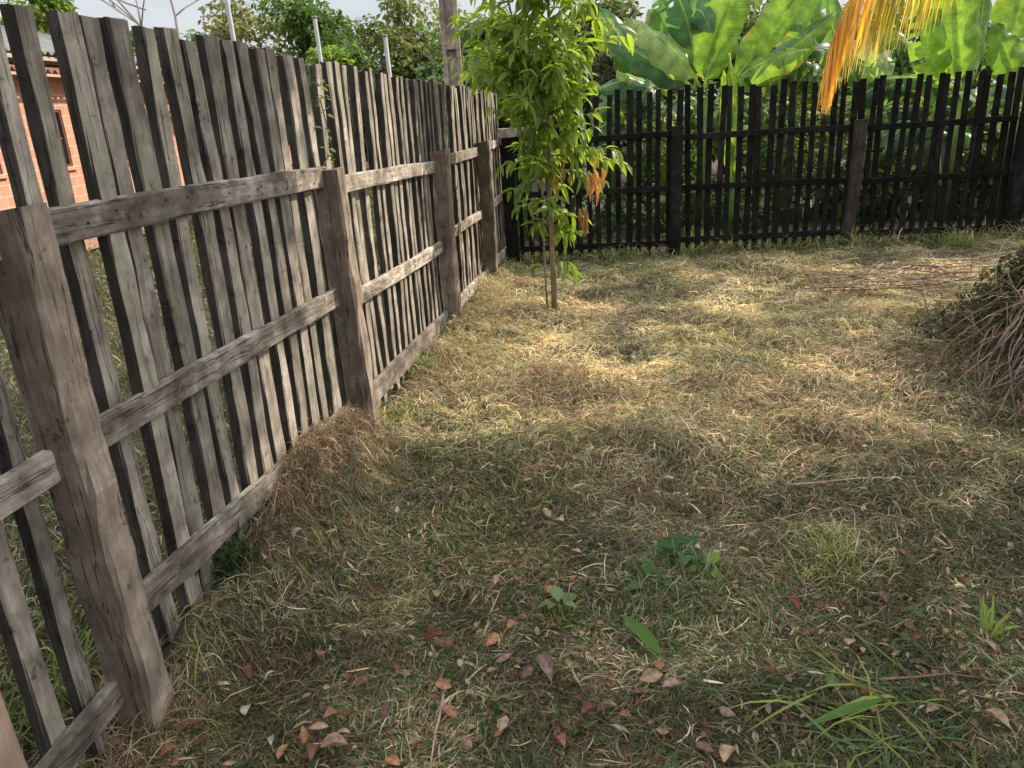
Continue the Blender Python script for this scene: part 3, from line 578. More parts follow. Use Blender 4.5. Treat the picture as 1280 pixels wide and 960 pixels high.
for z,yaw,Ln,up in [(1.7,3.0,.75,.5),(1.9,3.3,.75,.4),(2.0,2.8,.8,.6),(1.8,3.5,.7,.7),(2.1,3.1,.7,.3),(1.9,-.1,.6,.5),(2.0,.3,.6,.4),(1.25,.1,.62,.05),(1.3,-.3,.55,.1),(1.15,.2,.42,-.05),(1.45,3.2,.5,.5),(1.6,3.0,.6,.5),(1.75,3.3,.6,.3),(1.1,3.3,.35,-.1),(.95,3.1,.3,-.2),(.7,-.3,.25,-.2),(.35,0,.13,.1),(.4,3.2,.2,.1),(.45,-.5,.16,-.2)]: twig(z,yaw,Ln,up,st1,13 if z>.9 else 5,.14,.1)
mb.build('trunk',flat('sapling bark',(.26,.19,.12),.9,.3,30.),sp,smooth=True)
link('foliage',inst(T_LANCE,np.array(LP),np.array(LY),np.array(LPi),np.array(LR),np.array(LS),np.array(LC),'foliage'),M_LEAF,sp)
# dried leaves hanging in it
LP=[];LY=[];LPi=[];LR=[];LS=[];LC=[]
for i in range(17): addleaf((.32+r.gauss(0,.035),-.16+r.gauss(0,.04),1.10+r.gauss(0,.05)),r.uniform(-.8,1.2),r.uniform(-1.5,-1.0),r.uniform(.09,.15),tuple(Vector((.85,.40,.14)).lerp(Vector((.9,.62,.25)),r.random())*r.uniform(.7,1.05)))
for i in range(5): addleaf((.24+r.gauss(0,.02),-.16,.80+r.gauss(0,.04)),r.uniform(-1.8,-1),r.uniform(-1.5,-1.2),r.uniform(.1,.16),tuple(Vector((.5,.24,.10))*r.uniform(.6,1.1)))
for i in range(6): addleaf((.12+r.gauss(0,.05),-.1,1.1+r.gauss(0,.06)),r.uniform(0,6),r.uniform(-1.3,-.8),r.uniform(.09,.14),tuple(Vector((.5,.34,.06))*r.uniform(.6,1.1)))
link('dried_leaves',inst(leaf_tpl(5,.12,.3,.9,.8),np.array(LP),np.array(LY),np.array(LPi),np.array(LR),np.array(LS),np.array(LC),'dried'),M_DRY,sp)
# ------------------------------------------------------------------ banana plants
def bez(a,b_,c,t): return a*(1-t)**2+b_*2*t*(1-t)+c*t*t
def banana_leaf(base,ctrl,tip,hw,nrm,col,seed,parent,tear=.1,fold=.25,col2=None):
    r=random.Random(seed); base,ctrl,tip=[Vector(q)-parent.location for q in (base,ctrl,tip)]; nrm=Vector(nrm).normalized(); n=30; V=[];Fq=[];C=[]
    mb=MB(); rib=[];rw=[]
    cold=Vector(col); 
    for side in (-1,1):
        off=len(V); prev=None; tw=0.;cut=0.
        rows=[]
        for i in range(n+1):
            t=i/n; p=bez(base,ctrl,tip,t); tg=(bez(base,ctrl,tip,min(1,t+.02))-bez(base,ctrl,tip,max(0,t-.02))).normalized()
            s=tg.cross(nrm); s=s.normalized() if s.length>1e-4 else Vector((1,0,0)); nn=s.cross(tg)
            u=max(0,(t-.10)/.90); w_=hw*(math.sin(math.pi*min(1,u**.75))**.55 if 0<u<1 else .0)+.006
            if r.random()<tear: tw=r.uniform(-.5,.5); cut=1
            tw*=.97
            row=[]
            for k in range(4):
                f=k/3; wave=math.sin(t*23+side*1.3+seed)*.03*f*f+r.gauss(0,.004)*f
                z=-fold*w_*f*f*1.4+.10*w_*math.sin(math.pi*f)+wave+tw*w_*.5*f*f
                q=p+s*side*w_*f+nn*z
                if cut and f>0: q=q+tg*.012*f*r.choice([-1,1])
                row.append(q)
            rows.append((row,cut)); cut=0
        last=None
        for row,cut in rows:
            idx=len(V); V+=row; br_=r.random()<.13; cc=[tuple(cold*(1+.25*(1-k/3)+.08*r.gauss(0,1))) for k in range(3)]+[tuple((cold*(.75) if not br_ else Vector((.30,.20,.07)))*(1+.1*r.gauss(0,1)))]; C+=cc
            if last is not None:
                for k in range(3):
                    if cut and k>0: continue
                    q=(last+k,last+k+1,idx+k+1,idx+k); Fq.append(q if side>0 else q[::-1])
            last=idx
            if cut and last is not None:
                # leave a narrow slit: restart the row slightly on
                pass
    # weld is not needed: both halves meet on the midrib, which covers the joint
    nr=n+1; uv=np.array([[(k%4)/3.,((k//4)%nr)/n] for k in range(len(V))])
    me=npmesh('leaf',np.array([tuple(q) for q in V]),np.array(Fq),np.array(C),smooth=True,uv=uv); lf=link('leaf',me,M_BANL,parent)
    m2=MB(); m2.tube([bez(base,ctrl,tip,i/12) for i in range(13)],[.015*(1-i/13)+.004 for i in range(13)],6,(.42,.50,.20))
    m2.build('midrib',M_BAN,lf,smooth=True)
def banana(label,loc,stem_h,sr,leaves,seed=0,group='banana plants behind the black fence'):
    root=empty('banana_plant',loc); tag(root,label,'banana plant',group); r=random.Random(seed)
    mb=MB(); mb.tube([(0,0,-.1),(r.gauss(0,.02),0,stem_h*.5),(r.gauss(0,.04),0,stem_h)],[sr,sr*.8,sr*.5],10,(.16,.22,.08)); mb.build('pseudostem',M_BAN,root,smooth=True)
    for i,(lv) in enumerate(leaves):
        b_,c,t,hw,nr,col=lv[:6]; banana_leaf(b_,c,t,hw,nr,col,seed*17+i,root,*(lv[6:]))
    return root
BRT=(.19,.30,.06); MID=(.10,.18,.055); BLU=(.09,.175,.10); DRK=(.05,.09,.04); PLE=(.32,.40,.22)
def A(px,py,Y): return at(px,py,Y)
YA=9.6
pa=A(880,110,YA)
banana('large banana plant with tall upright bright leaves above the black fence',(pa.x,YA,0),1.6,.10,[
 (A(880,112,YA),A(892,50,YA),A(950,-90,YA),.33,(.35,-1,.1),BRT,.03,.2),
 (A(910,108,YA),A(962,50,YA+.15),A(1030,-60,YA+.3),.22,(.7,-1,.2),BRT,.04,.2),
 (A(874,108,YA),A(845,50,YA-.1),A(780,22,YA-.2),.20,(-.3,-.75,.75),PLE,.05,.5),
 (A(872,90,YA),A(850,-60,YA),A(800,-20,YA-.1),.22,(0,-1,.4),BLU,.1,.5),
 (A(868,70,YA+.2),A(862,-30,YA),A(890,42,YA-.2),.20,(-.2,-1,.2),BLU,.1,.4),
 (A(905,108,YA+.3),A(985,75,YA+.3),A(1045,15,YA+.3),.17,(.6,-.6,.8),MID,.1,.5),
 (A(905,112,YA+.1),A(950,70,YA),A(1012,62,YA-.2),.20,(.2,-.8,.7),BRT,.22,.5),
 (A(870,112,YA),A(820,78,YA+.2),A(745,36,YA+.3),.16,(0,-.7,.8),BLU,.08,.5),
 (A(868,112,YA),A(880,40,YA+.5),A(860,-60,YA+.6),.3,(-.2,-1,.1),MID,.08,.2),
 ],1)
pc=A(830,120,10.2)
banana('low spreading blue green banana plant behind the left end of the black fence',(pc.x,10.2,0),1.4,.09,[
 (A(838,118,10.2),A(800,85,10),A(748,112,9.7),.26,(-.1,-.6,.8),BLU,.08,.5),
 (A(830,120,10.2),A(815,92,9.9),A(800,128,9.6),.22,(0,-.8,.5),BLU,.08,.5),
 (A(835,115,10.3),A(800,60,10.3),A(760,70,10.2),.24,(-.2,-.8,.6),MID,.1,.5),
 (A(835,112,10.3),A(850,70,10.4),A(815,60,10.3),.22,(.2,-1,.3),DRK,.1,.4),
 (A(825,120,10.2),A(775,110,10.2),A(745,150,10),.24,(-.1,-.7,.6),MID,.1,.5),
 (A(835,118,10.2),A(790,20,10.6),A(762,55,10.5),.24,(-.2,-1,.3),BLU,.1,.4),
 (A(836,118,10.2),A(822,60,10.3),A(830,-30,10.3),.20,(.3,-1,.2),MID,.08,.3),(A(834,112,10.2),A(800,100,9.9),A(770,90,9.8),.13,(0,-.7,.8),PLE,.08,.5),(A(832,120,10.2),A(790,70,10.4),A(750,10,10.5),.18,(-.3,-1,.3),BLU,.1,.4)],2)
py_=A(918,180,9.2)
banana('young banana sucker with a rolled yellow green leaf behind the black fence',(py_.x,9.2,0),.8,.05,[
 (A(918,250,9.2),A(920,150,9.2),A(912,66,9.2),.09,(.4,-1,0),(.26,.36,.05),.0,.2),
 (A(918,250,9.2),A(905,160,9.2),A(905,88,9.1),.07,(-.5,-1,0),(.22,.32,.05),.0,.2)],3)
pb=A(1200,115,YA)
banana('large banana plant with a broad upright leaf right of the yellow frond',(pb.x,YA,0),1.4,.10,[
 (A(1200,112,YA),A(1199,50,YA),A(1186,-110,YA),.33,(.05,-1,.1),BRT,.03,.15),
 (A(1196,112,YA),A(1140,80,YA-.1),A(1165,-40,YA),.20,(-.5,-1,.1),BRT,.12,.3),
 (A(1202,112,YA),A(1170,90,YA+.2),A(1090,100,YA+.3),.15,(0,-.6,.8),MID,.1,.5),
 (A(1204,112,YA),A(1225,60,YA+.4),A(1235,-40,YA+.5),.22,(.2,-1,0),MID,.1,.3)],4)
pd=A(1275,110,YA)
banana('banana plant with broad bright leaves at the right edge above the black fence',(pd.x,YA,0),1.5,.10,[
 (A(1262,60,YA),A(1268,20,YA),A(1300,-90,YA),.28,(.2,-1,0),BRT,.03,.15),
 (A(1272,112,YA-.2),A(1262,70,YA-.2),A(1240,30,YA-.2),.2,(0,-1,.3),BRT,.06,.2),
 (A(1275,112,YA),A(1300,60,YA),A(1380,20,YA),.3,(.3,-1,.3),BRT,.1,.3),
 (A(1275,112,YA),A(1290,80,YA),A(1320,110,YA-.4),.3,(.3,-.8,.5),MID,.1,.4)],5)
pe=A(1075,130,10.6)
banana('banana plant with torn grey green leaves behind the yellow frond',(pe.x,10.6,0),1.5,.09,[
 (A(1075,120,10.6),A(1060,50,10.5),A(1010,62,10.3),.24,(-.2,-.8,.5),BLU,.2,.5),
 (A(1078,120,10.6),A(1095,40,10.5),A(1112,100,10.3),.22,(0,-1,.3),PLE,.2,.4),
 (A(1078,120,10.6),A(1105,20,10.8),A(1140,60,10.7),.24,(.2,-.9,.5),MID,.1,.4),
 (A(1072,120,10.6),A(1040,60,10.8),A(1035,-10,10.9),.24,(-.2,-1,.1),MID,.1,.3)],6)
pf=A(990,130,10.2)
banana('banana plant with ragged leaves right of the tall upright leaves',(pf.x,10.2,0),1.4,.09,[
 (A(990,125,10.2),A(975,75,10.1),A(945,100,10),.22,(-.2,-.8,.5),MID,.15,.5),
 (A(992,125,10.2),A(1010,60,10.2),A(1025,110,10),.2,(.2,-.9,.4),MID,.15,.5),
 (A(990,125,10.2),A(1000,50,10.3),A(985,10,10.4),.2,(0,-1,.2),BLU,.1,.3),(A(990,125,10.2),A(1000,40,10.1),A(1030,-20,10.1),.2,(.3,-1,.2),MID,.1,.3),(A(988,125,10.2),A(960,60,10.),A(985,75,9.9),.15,(.3,-.8,.5),PLE,.1,.4)],7)
rr=random.Random(21)
for i,(px,Y) in enumerate([(770,11.5),(865,11.8),(950,11.6),(1140,11.4),(1240,11.2),(1165,10.0)]):
    p=A(px,130,Y); lv=[]
    for k in range(7):
        a=k/7*6.28+rr.uniform(-.3,.3); Ln=rr.uniform(.7,1.1); b_=Vector((p.x,Y,rr.uniform(.7,1.3))); c=b_+Vector((math.cos(a)*Ln*.5,math.sin(a)*Ln*.3,rr.uniform(.3,.8))); t=b_+Vector((math.cos(a)*Ln*1.1,math.sin(a)*Ln*.7,rr.uniform(-.5,.3)))
        lv.append((b_,c,t,rr.uniform(.16,.24),(math.cos(a)*.3,-.6,.8),rr.choice([MID,BLU,DRK,BRT]),.12,.5))
    banana(['banana plant in the second row behind the sapling','banana plant in the second row behind the tallest leaves','banana plant in the second row left of the palm frond','banana plant in the second row right of the palm frond','banana plant in the second row near the right corner','slim banana plant close behind the black fence right of the brown post'][i],(p.x,Y,0),1.1,.08,lv,30+i)
# pale stems behind slats and undergrowth mass
n=26000; x=rng.uniform(.2,9.5,n); y=9.6+rng.random(n)*2.6; z=rng.random(n)**.8*1.55*(.5+.8*vn(x,y,1.4,3))
k=fbm(x,z*1.3,1.8,55)>.40; x,y,z=x[k],y[k],z[k]; n=len(x)
c=np.array(DG+YG+BGc+[(.3,.33,.2)])[rng.integers(0,9,n)]*(.5+.8*rng.random((n,1)))
o=link('undergrowth',inst(T_OVAL,np.stack([x,y,z],1),rng.uniform(0,6.28,n),rng.uniform(-1,.6,n),rng.normal(0,.5,n),rng.uniform(.06,.18,n),c,'undergrowth'),M_TREE); tag(o,'mixed green undergrowth filling the ground behind the black fence','undergrowth',kind='stuff')
n=14000; y=rng.uniform(4.5,16,n); x=FX(y)-rng.uniform(.3,3.2,n); k=(vn(x,y,.9,12)>.62)&(y>8.5); x,y=x[k],y[k]; n=len(x); z=rng.random(n)*1.1
c=np.array(DG+YG)[rng.integers(0,6,n)]*(.5+.8*rng.random((n,1)))
o=link('undergrowth',inst(T_OVAL,np.stack([x,y,z],1),rng.uniform(0,6.28,n),rng.uniform(-1,.6,n),rng.normal(0,.5,n),rng.uniform(.05,.12,n),c,'undergrowth'),M_TREE); tag(o,'low green bushes on the neighbouring plot behind the far end of the grey fence','undergrowth',kind='stuff')
# ------------------------------------------------------------------ coconut palm on the right, one yellow frond hanging into view
pm=empty('coconut_palm',(7.9,7.4,0)); tag(pm,'coconut palm whose dying yellow frond hangs over the black fence','palm tree')
mb=MB(); mb.tube([(0,0,-.1),(.05,0,1.5),(.0,0,3.),(-.15,.1,4.5)],[.17,.13,.12,.11],10); mb.build('trunk',M_BARK,pm,smooth=True)
def frond(pts,Ln,colf,seed,name='frond',hang=1.0,nlf=70,t0=.15,wl=.028):
    r=random.Random(seed); mb=MB(); pts=[Vector(p)-pm.location for p in pts]
    def cr(t):
        m=len(pts)-1; k=min(m-1,int(t*m)); f=t*m-k; p0=pts[max(0,k-1)];p1=pts[k];p2=pts[k+1];p3=pts[min(m,k+2)]
        return .5*((2*p1)+(p2-p0)*f+(2*p0-5*p1+4*p2-p3)*f*f+(3*p1-p0-3*p2+p3)*f**3)
    fr=MB(); fr.tube([cr(i/20) for i in range(21)],[.03*(1-i/21)+.005 for i in range(21)],6,(.45,.33,.08)); f_o=fr.build(name,M_BAN,pm,smooth=True)
    V=[];Fq=[];C=[]
    for i in range(nlf):
        t=t0+(1-t0)*(i+r.random()*.5)/nlf; p=cr(t); tg=(cr(min(1,t+.01))-cr(max(0,t-.01))).normalized(); sd=tg.cross(Vector((0,0,1))); sd=sd.normalized() if sd.length>.1 else Vector((0,1,0))
        for s_ in (-1,1):
            l=Ln*r.uniform(.8,1.05)*(1-.35*max(0,t-.6)/.4); d=(sd*s_*(1-hang)+Vector((0,0,-hang))*1.3+tg*.45+Vector((r.gauss(0,.09),r.gauss(0,.09),0))).normalized(); col=colf(t,r)
            q=p+sd*s_*.02; wv=Vector((math.cos(r.uniform(0,3.14)),math.sin(r.uniform(0,3.14)),0))*wl*.5
            pr=[.6,1,.8,.5,.12]; base=len(V)
            for k in range(5):
                V+= [tuple(q-wv*pr[k]),tuple(q+wv*pr[k])]; C+=[col,col]; d=(d+Vector((0,0,-.25))).normalized(); q=q+d*l/4+Vector((r.gauss(0,.006),r.gauss(0,.006),0))
            for k in range(4): Fq.append((base+2*k,base+2*k+1,base+2*k+3,base+2*k+2))
    me=npmesh('leaflets',np.array(V),np.array(Fq),np.array(C)); link('leaflets',me,M_PALM,f_o)
M_PALM=leafmat('palm leaflet',.45,.5,(1.2,1.,.35),.4,1.6)
def yel(t,r):
    a=Vector((.88,.60,.16)) if t>.80 else Vector((.90,.74,.24)) 
    if t<.62: a=Vector((.50,.52,.08)) if r.random()<.5 else a
    if r.random()<.12: a=Vector((.45,.38,.26))
    return tuple(a*r.uniform(.6,1.1))
frond([(7.75,7.5,4.55),(6.6,7.7,4.9),(5.5,7.9,4.1),(4.5,8.0,3.05),(3.85,8.02,2.62),(3.45,8.03,2.42),(3.30,8.03,2.1),(3.26,8.03,1.9)],.85,yel,3,'dying_frond',.97,240,.25,.019)
def grn(t,r): return tuple(Vector((.10,.17,.04))*r.uniform(.6,1.2))
for i,a in enumerate([-.7,.0,.6,1.2]):
    e=Vector((math.cos(a),math.sin(a),0)); b0=Vector((7.75,7.5,4.6))
    frond([b0,b0+e*1.+Vector((0,0,.8)),b0+e*2.2+Vector((0,0,.8)),b0+e*3.2+Vector((0,0,-.1))],.7,grn,10+i,'frond',.5,60,.12,.035)
# ------------------------------------------------------------------ utility pole (concrete, recessed)
up=empty('utility_pole',(-.49,10.,0)); tag(up,'weathered concrete utility pole with recessed side rising behind the grey fence','utility pole')
mb=MB(); C_=(1,1,1)
H0=9.
def wq(z): return .118-.005*z
for z0,z1 in [(0,H0)]:
    for sx_ in (-1,1):
        V=[];
        for z in (0,H0):
            w_=wq(z); a=w_; b_=w_*.52; yy=.10-.004*z
            V+=[(sx_*a,-yy,z),(sx_*b_,-yy,z),(sx_*b_,yy,z),(sx_*a,yy,z)]
        f=[(0,1,5,4),(1,2,6,5),(2,3,7,6),(3,0,4,7),(4,5,6,7),(3,2,1,0)]
        if sx_>0: pass
        else: f=[q[::-1] for q in f]
        mb.add(V,f)
z=.0
for zz in np.arange(.3,H0,1.0):
    w_=wq(zz)*.52+.004; mb.box((-w_,-.085+.003*zz,zz),(w_,.085-.003*zz,zz+.16))
for zz in np.arange(0.,H0-.5,1.): 
    w_=wq(zz)*.52+.002; mb.box((-w_,-.012,zz+.46-.3),(w_,.012,zz+1.3))if False else None
V=[]
w0,w1=wq(0)*.53,wq(H0)*.53
mb.add([(-w0,-.03,0),(w0,-.03,0),(w0,.03,0),(-w0,.03,0),(-w1,-.03,H0-.01),(w1,-.03,H0-.01),(w1,.03,H0-.01),(-w1,.03,H0-.01)],[(0,3,2,1),(4,5,6,7),(0,1,5,4),(1,2,6,5),(2,3,7,6),(3,0,4,7)])
mb.build('shaft',woodmat('stained concrete',(.16,.115,.095),(.30,.23,.195),(.46,.39,.34),(.12,.085,.07),.6,True,.5),up)
# thin metal poles
M_ZINC=flat('galvanised metal',(.30,.31,.31),.6,.15,30.,.2)
for px,pt,Y,lab,rr_ in [(281,-60,8.,'tallest thin galvanised pole, leftmost of the three over the grey fence',.022),(399,22,10.,'thin galvanised pole before the dark tree, middle of the three',.024),(486,45,12.,'shortest thin galvanised pole, rightmost of the three over the grey fence',.03)]:
    p=at(px,pt,Y); mb=MB(); mb.tube([(0,0,-.1),(0,0,p.z)],[rr_,rr_],10); mb.tube([(0,0,p.z-.002),(0,0,p.z+.02)],[rr_*1.25,rr_*1.25],10)
    o=mb.build('metal_pole',M_ZINC,None,(p.x,p.y,0),True); o.rotation_euler=(0,-.02,0); tag(o,lab,'pole','thin metal poles beyond the grey fence')
# ------------------------------------------------------------------ brick house
hs=empty('brick_house',(-9.2,14,0),-math.atan(.10)); tag(hs,'single storey orange brick house with tiled eaves beyond the grey fence','house')
m,Nn,L,b=mat('orange brick'); t=Nn.new('ShaderNodeTexCoord'); sep=Nn.new('ShaderNodeSeparateXYZ'); cmb=Nn.new('ShaderNodeCombineXYZ'); L.new(t.outputs['Object'],sep.inputs[0])
L.new(sep.outputs['Y'],cmb.inputs['X']); L.new(sep.outputs['Z'],cmb.inputs['Y'])
bk=Nn.new('ShaderNodeTexBrick'); bk.inputs['Scale'].default_value=1; bk.inputs['Brick Width'].default_value=.29; bk.inputs['Row Height'].default_value=.2; bk.inputs['Mortar Size'].default_value=.012
bk.inputs['Color1'].default_value=(.58,.28,.17,1); bk.inputs['Color2'].default_value=(.66,.35,.22,1); bk.inputs['Mortar'].default_value=(.62,.48,.38,1)
L.new(cmb.outputs[0],bk.inputs['Vector']); L.new(bk.outputs['Color'],b.inputs['Base Color']); b.inputs['Roughness'].default_value=.9
M_BRICK=m
mb=MB(); # wall facing +x with two window openings; y local -6..13
wins=[(-4.9,-3.9),(-2.6,-1.6),(-.2,.8),(1.9,2.9),(4.4,5.4),(8.5,9.6),(12.5,13.6),(17.,18.)]; HE=26
edges=[-6]+[q for w_ in wins for q in w_]+[HE]
for a,b_ in zip(edges[::2],edges[1::2]): mb.box((-.15,a,1.0),(0,b_,2.12))
mb.box((-.15,-6,-.2),(0,HE,1.0)); mb.box((-.15,-6,2.12),(0,6.5,3.15)); mb.box((-.15,6.5,2.12),(0,HE,2.95))
mb.box((-6,-6,-.2),(-.15,-5.85,3.1)); mb.box((-6,HE-.15,-.2),(-.15,HE,2.9)); mb.box((-6.15,-6,-.2),(-6.0,HE,2.9)); mb.box((-6,6.35,-.2),(-.15,6.5,3.1))
mb.box((-6,6.52,2.82),(-.17,HE-.17,2.9))
mb.build('wall',M_BRICK,hs)
M_FR=flat('brown window frame',(.16,.075,.05),.7,.2,10.); M_DK=flat('dark glass',(.02,.018,.018),.25,.2,4.); M_TERR=flat('terracotta',(.28,.13,.09),.85,.45,8.)
for a,b_ in wins:
    Z0,Z1=1.0,2.12
    fr=MB(); fr.box((-.10,a,Z0),(-.02,a+.05,Z1)); fr.box((-.10,b_-.05,Z0),(-.02,b_,Z1)); fr.box((-.10,a+.05,Z1-.05),(-.02,b_-.05,Z1)); fr.box((-.10,a+.05,Z0),(-.02,b_-.05,Z0+.05))
    for k in range(1,6): y_=a+.05+(b_-a-.1)*k/6; fr.box((-.07,y_-.009,Z0+.05),(-.05,y_+.009,Z1-.05))
    fr.box((-.068,a+.05,1.55),(-.052,b_-.05,1.58))
    w_o=fr.build('window',M_FR,hs); pn=MB(); pn.box((-.13,a,Z0),(-.115,b_,Z1)); pn.build('pane',M_DK,w_o)
    sl=MB(); sl.box((.0,a-.06,Z0-.07),(.06,b_+.06,Z0-.01)); sl.build('sill',M_BRICK,w_o)
# corrugated roof with scalloped tile edge
def tiles(x0,x1,z0,z1,y0,y1,pitch,name,mt,amp=.035):
    n=int((y1-y0)/pitch*6); V=[];Fq=[]
    for i in range(n+1):
        y=y0+(y1-y0)*i/n; dz=amp*math.sin(2*math.pi*(y-y0)/pitch)
        V+=[(x0,y,z0+dz),(x1,y,z1+dz),(x0,y,z0+dz-.02),(x1,y,z1+dz-.02)]
    for i in range(n):
        a=i*4; Fq+=[(a,a+1,a+5,a+4),(a+2,a+6,a+7,a+3),(a,a+4,a+6,a+2),(a+1,a+3,a+7,a+5)]
    mb=MB(); mb.add(V,Fq); return mb.build(name,mt,hs,smooth=True)
M_RT=flat('grey roof tile',(.19,.195,.19),.8,.25,5.)
tiles(-3.0,.45,4.15,3.13,-6.4,6.8,.2,'roof',M_RT); tiles(-6.6,-3.0,3.0,4.15,-6.4,6.8,.2,'roof',M_RT)
fb=MB(); fb.box((.36,-6.4,2.99),(.40,6.8,3.06)); fb.build('fascia',flat('cream fascia',(.5,.42,.33),.8,.1,10.),hs)
tiles(.0,.5,2.93,2.80,-6.,HE,.2,'canopy',M_TERR,.04)
fb=MB(); fb.box((.46,-6.,2.69),(.5,HE,2.74)); fb.build('canopy_board',flat('pale board',(.52,.38,.28),.8,.1,10.),hs)
gb=MB(); gb.add([(-6.15,6.48,3.1),(0,6.48,3.1),(-3.0,6.48,4.1),(-6.15,-5.98,3.1),(0,-5.98,3.1),(-3.0,-5.98,4.1)],[(0,1,2),(3,5,4)]); gb.build('gable',M_BRICK,hs)
# ------------------------------------------------------------------ brush pile and sticks on the right
r=random.Random(44)
def stick(p,q,r0,mt,label,group,name='dry_stick',bend=.04,parent=None):
    p,q=Vector(p),Vector(q); mb=MB(); n=6; loc=p.copy(); pts=[]
    d=q-p; off=Vector((r.gauss(0,bend),r.gauss(0,bend),abs(r.gauss(0,bend*.4))))*d.length
    for i in range(n): t=i/(n-1); pts.append(d*t+off*math.sin(math.pi*t)+Vector((r.gauss(0,.003),r.gauss(0,.003),0))*d.length*4)
    mb.tube(pts,[r0*(1-.6*i/(n-1)) for i in range(n)],6)
    if r.random()<.6:
        k=r.choice([2,3]); s_=pts[k]; e=s_+(d.normalized()+Vector((r.uniform(-.7,.7),r.uniform(-.7,.7),r.uniform(0,.3)))).normalized()*d.length*r.uniform(.15,.3); mb.tube([s_,(s_+e)/2+Vector((0,0,.01)),e],[r0*.5,r0*.35,r0*.2],5)
    o=mb.build(name,mt,parent,loc,True); tag(o,label,'stick',group); return o
PC=Vector((3.17,3.98,0))
def pile_z(x,y): 
    return .56*math.exp(-((x-PC.x)**2/.75+(y-PC.y)**2/.35))
# cut stems fanning out low to the left front
for i in range(85):
    a=r.gauss(3.75,.38); s0=PC+Vector((r.uniform(-.62,.1),r.uniform(-.5,.1),0)); Ln=r.uniform(.3,.62); e=s0+Vector((math.cos(a),math.sin(a),0))*Ln
    zs=pile_z(s0.x,s0.y)*r.uniform(.6,1.3)+.05; ze=gh(e.x,e.y)+r.uniform(.015,.12)
    stick((s0.x,s0.y,zs),(e.x,e.y,ze),r.uniform(.003,.0075),r.choice([M_TWIG,M_TWIG,M_TWIGD,M_TWIGP,M_TWIGD]),'thin cut brown stem fanning out of the brush heap at the right edge','cut stems in the brush heap','cut_stem',.10)
# twiggy brush with leaves: stuff
n=4200; u=rng.normal(0,1,(n,2)); x=PC.x+.08+u[:,0]*.34; y=PC.y+.32+u[:,1]*.34; pz=.58*np.exp(-((x-PC.x)**2/.8+(y-PC.y-.25)**2/.4)); z=pz*rng.uniform(.2,1.1,n)*(.55+.9*vn(x,y,5.,15))
k=x<4.6; x,y,z=x[k],y[k],z[k]; n=len(x)
c=pick(np.tile(np.array([[.35,.3,1.4,1.2,.1,.6,.4,.05]]),(n,1)),n)*.8
me=strands('brush',x,y,rng.normal(3.6,1.4,n),rng.uniform(.1,.42,n),rng.uniform(.003,.008,n),rng.normal(0,.25,n),rng.uniform(-.5,1.2,n),rng.uniform(-1.0,.4,n),c,4,z,follow=False)
o=link('brush_heap',me,M_GRASS); tag(o,'heap of cut brush and thin arching twigs at the right edge','brush heap',kind='stuff')
n=9000; u=rng.normal(0,1,(n,2)); x=PC.x+.18+u[:,0]*.30; y=PC.y+.15+u[:,1]*.32; z=.58*np.exp(-((x-PC.x)**2/.8+(y-PC.y-.2)**2/.45))*rng.uniform(.5,1.2,n)*(.6+.8*vn(x,y,4.,19))
c=np.array([(.05,.075,.035),(.08,.10,.05),(.10,.085,.05),(.035,.055,.028)])[rng.integers(0,4,n)]*(.7+.6*rng.random((n,1)))
me=inst(T_OVAL,np.stack([x,y,z],1),rng.uniform(0,6.28,n),rng.uniform(-1.2,.4,n),rng.normal(0,.6,n),rng.uniform(.03,.065,n),c,'brush_leaves')
o=link('brush_leaves',me,M_TREE); tag(o,'wilted dark green leaves clinging to the brush heap at the right edge','leaves',kind='stuff')
root=empty('leafy_branch',(2.95,3.72,.1)); tag(root,'fresh green leafy branch on the front of the brush heap','branch')
mb=MB(); mb.tube([(0,0,.05),(.2,.05,.2),(.45,.1,.32)],[.01,.008,.004],6); mb.build('stem',M_TWIGD,root,smooth=True)
n=260; t=rng.random((n,1)); P_=np.array([[0.02,0,.06]])*(1-t)+np.array([[.45,.08,.34]])*t+rng.normal(0,.055,(n,3))
link('foliage',inst(leaf_tpl(4,.34,.2,.2),P_,rng.uniform(0,6.28,n),rng.uniform(-.9,.5,n),rng.normal(0,.5,n),rng.uniform(.05,.09,n),np.array([(.045,.085,.035)])*(.6+1.1*rng.random((n,1))),'foliage'),M_TREE,root)
# pale sticks heap near the back
for i in range(75):
    px=r.uniform(1045,1200); py=r.uniform(343,374); x,y=gp(px,py); a=r.gauss(0.05,.85)+(math.pi if r.random()<.5 else 0); Ln=r.uniform(.25,.65)
    e=(x+math.cos(a)*Ln,y+math.sin(a)*Ln*.8)
    if e[1]>8.1 : continue
    stick((x,y,gh(x,y)+r.uniform(.03,.2)),(e[0],e[1],gh(*e)+r.uniform(.03,.16)),r.uniform(.005,.010),r.choice([M_TWIGP,M_TWIGP,M_TWIG]),'pale pinkish dry stick in the low stick pile before the black fence','sticks piled before the black fence','dry_stick')
# long sticks across the yard
def gst(p0,p1,r0,mt,label,lift=.03):
    a=gp(*p0);b_=gp(*p1); stick((a[0],a[1],gh(*a)+lift),(b_[0],b_[1],gh(*b_)+lift),r0,mt,label,None,'dry_stick',.03)
gst((858,655),(975,706),.005,M_TWIG,'bent brown stick beside the green weed in the middle foreground')
gst((980,614),(1180,617),.005,M_TWIGP,'long pale straight stick lying across the right of the yard')
gst((1112,642),(1222,705),.004,M_TWIG,'thin brown stick slanting towards the lower right')
gst((555,866),(536,955),.005,M_TWIGP,'short upright looking pale stick at the bottom centre under an orange leaf')
gst((930,706),(1000,688),.005,M_TWIGD,'short dark stick left of the yellow green grass tuft')
gst((912,478),(975,482),.006,M_TWIG,'brown stick lying in the sunlit middle of the yard')
gst((750,830),(800,775),.0045,M_TWIG,'purplish stick crossing another beside the green leaf strip')
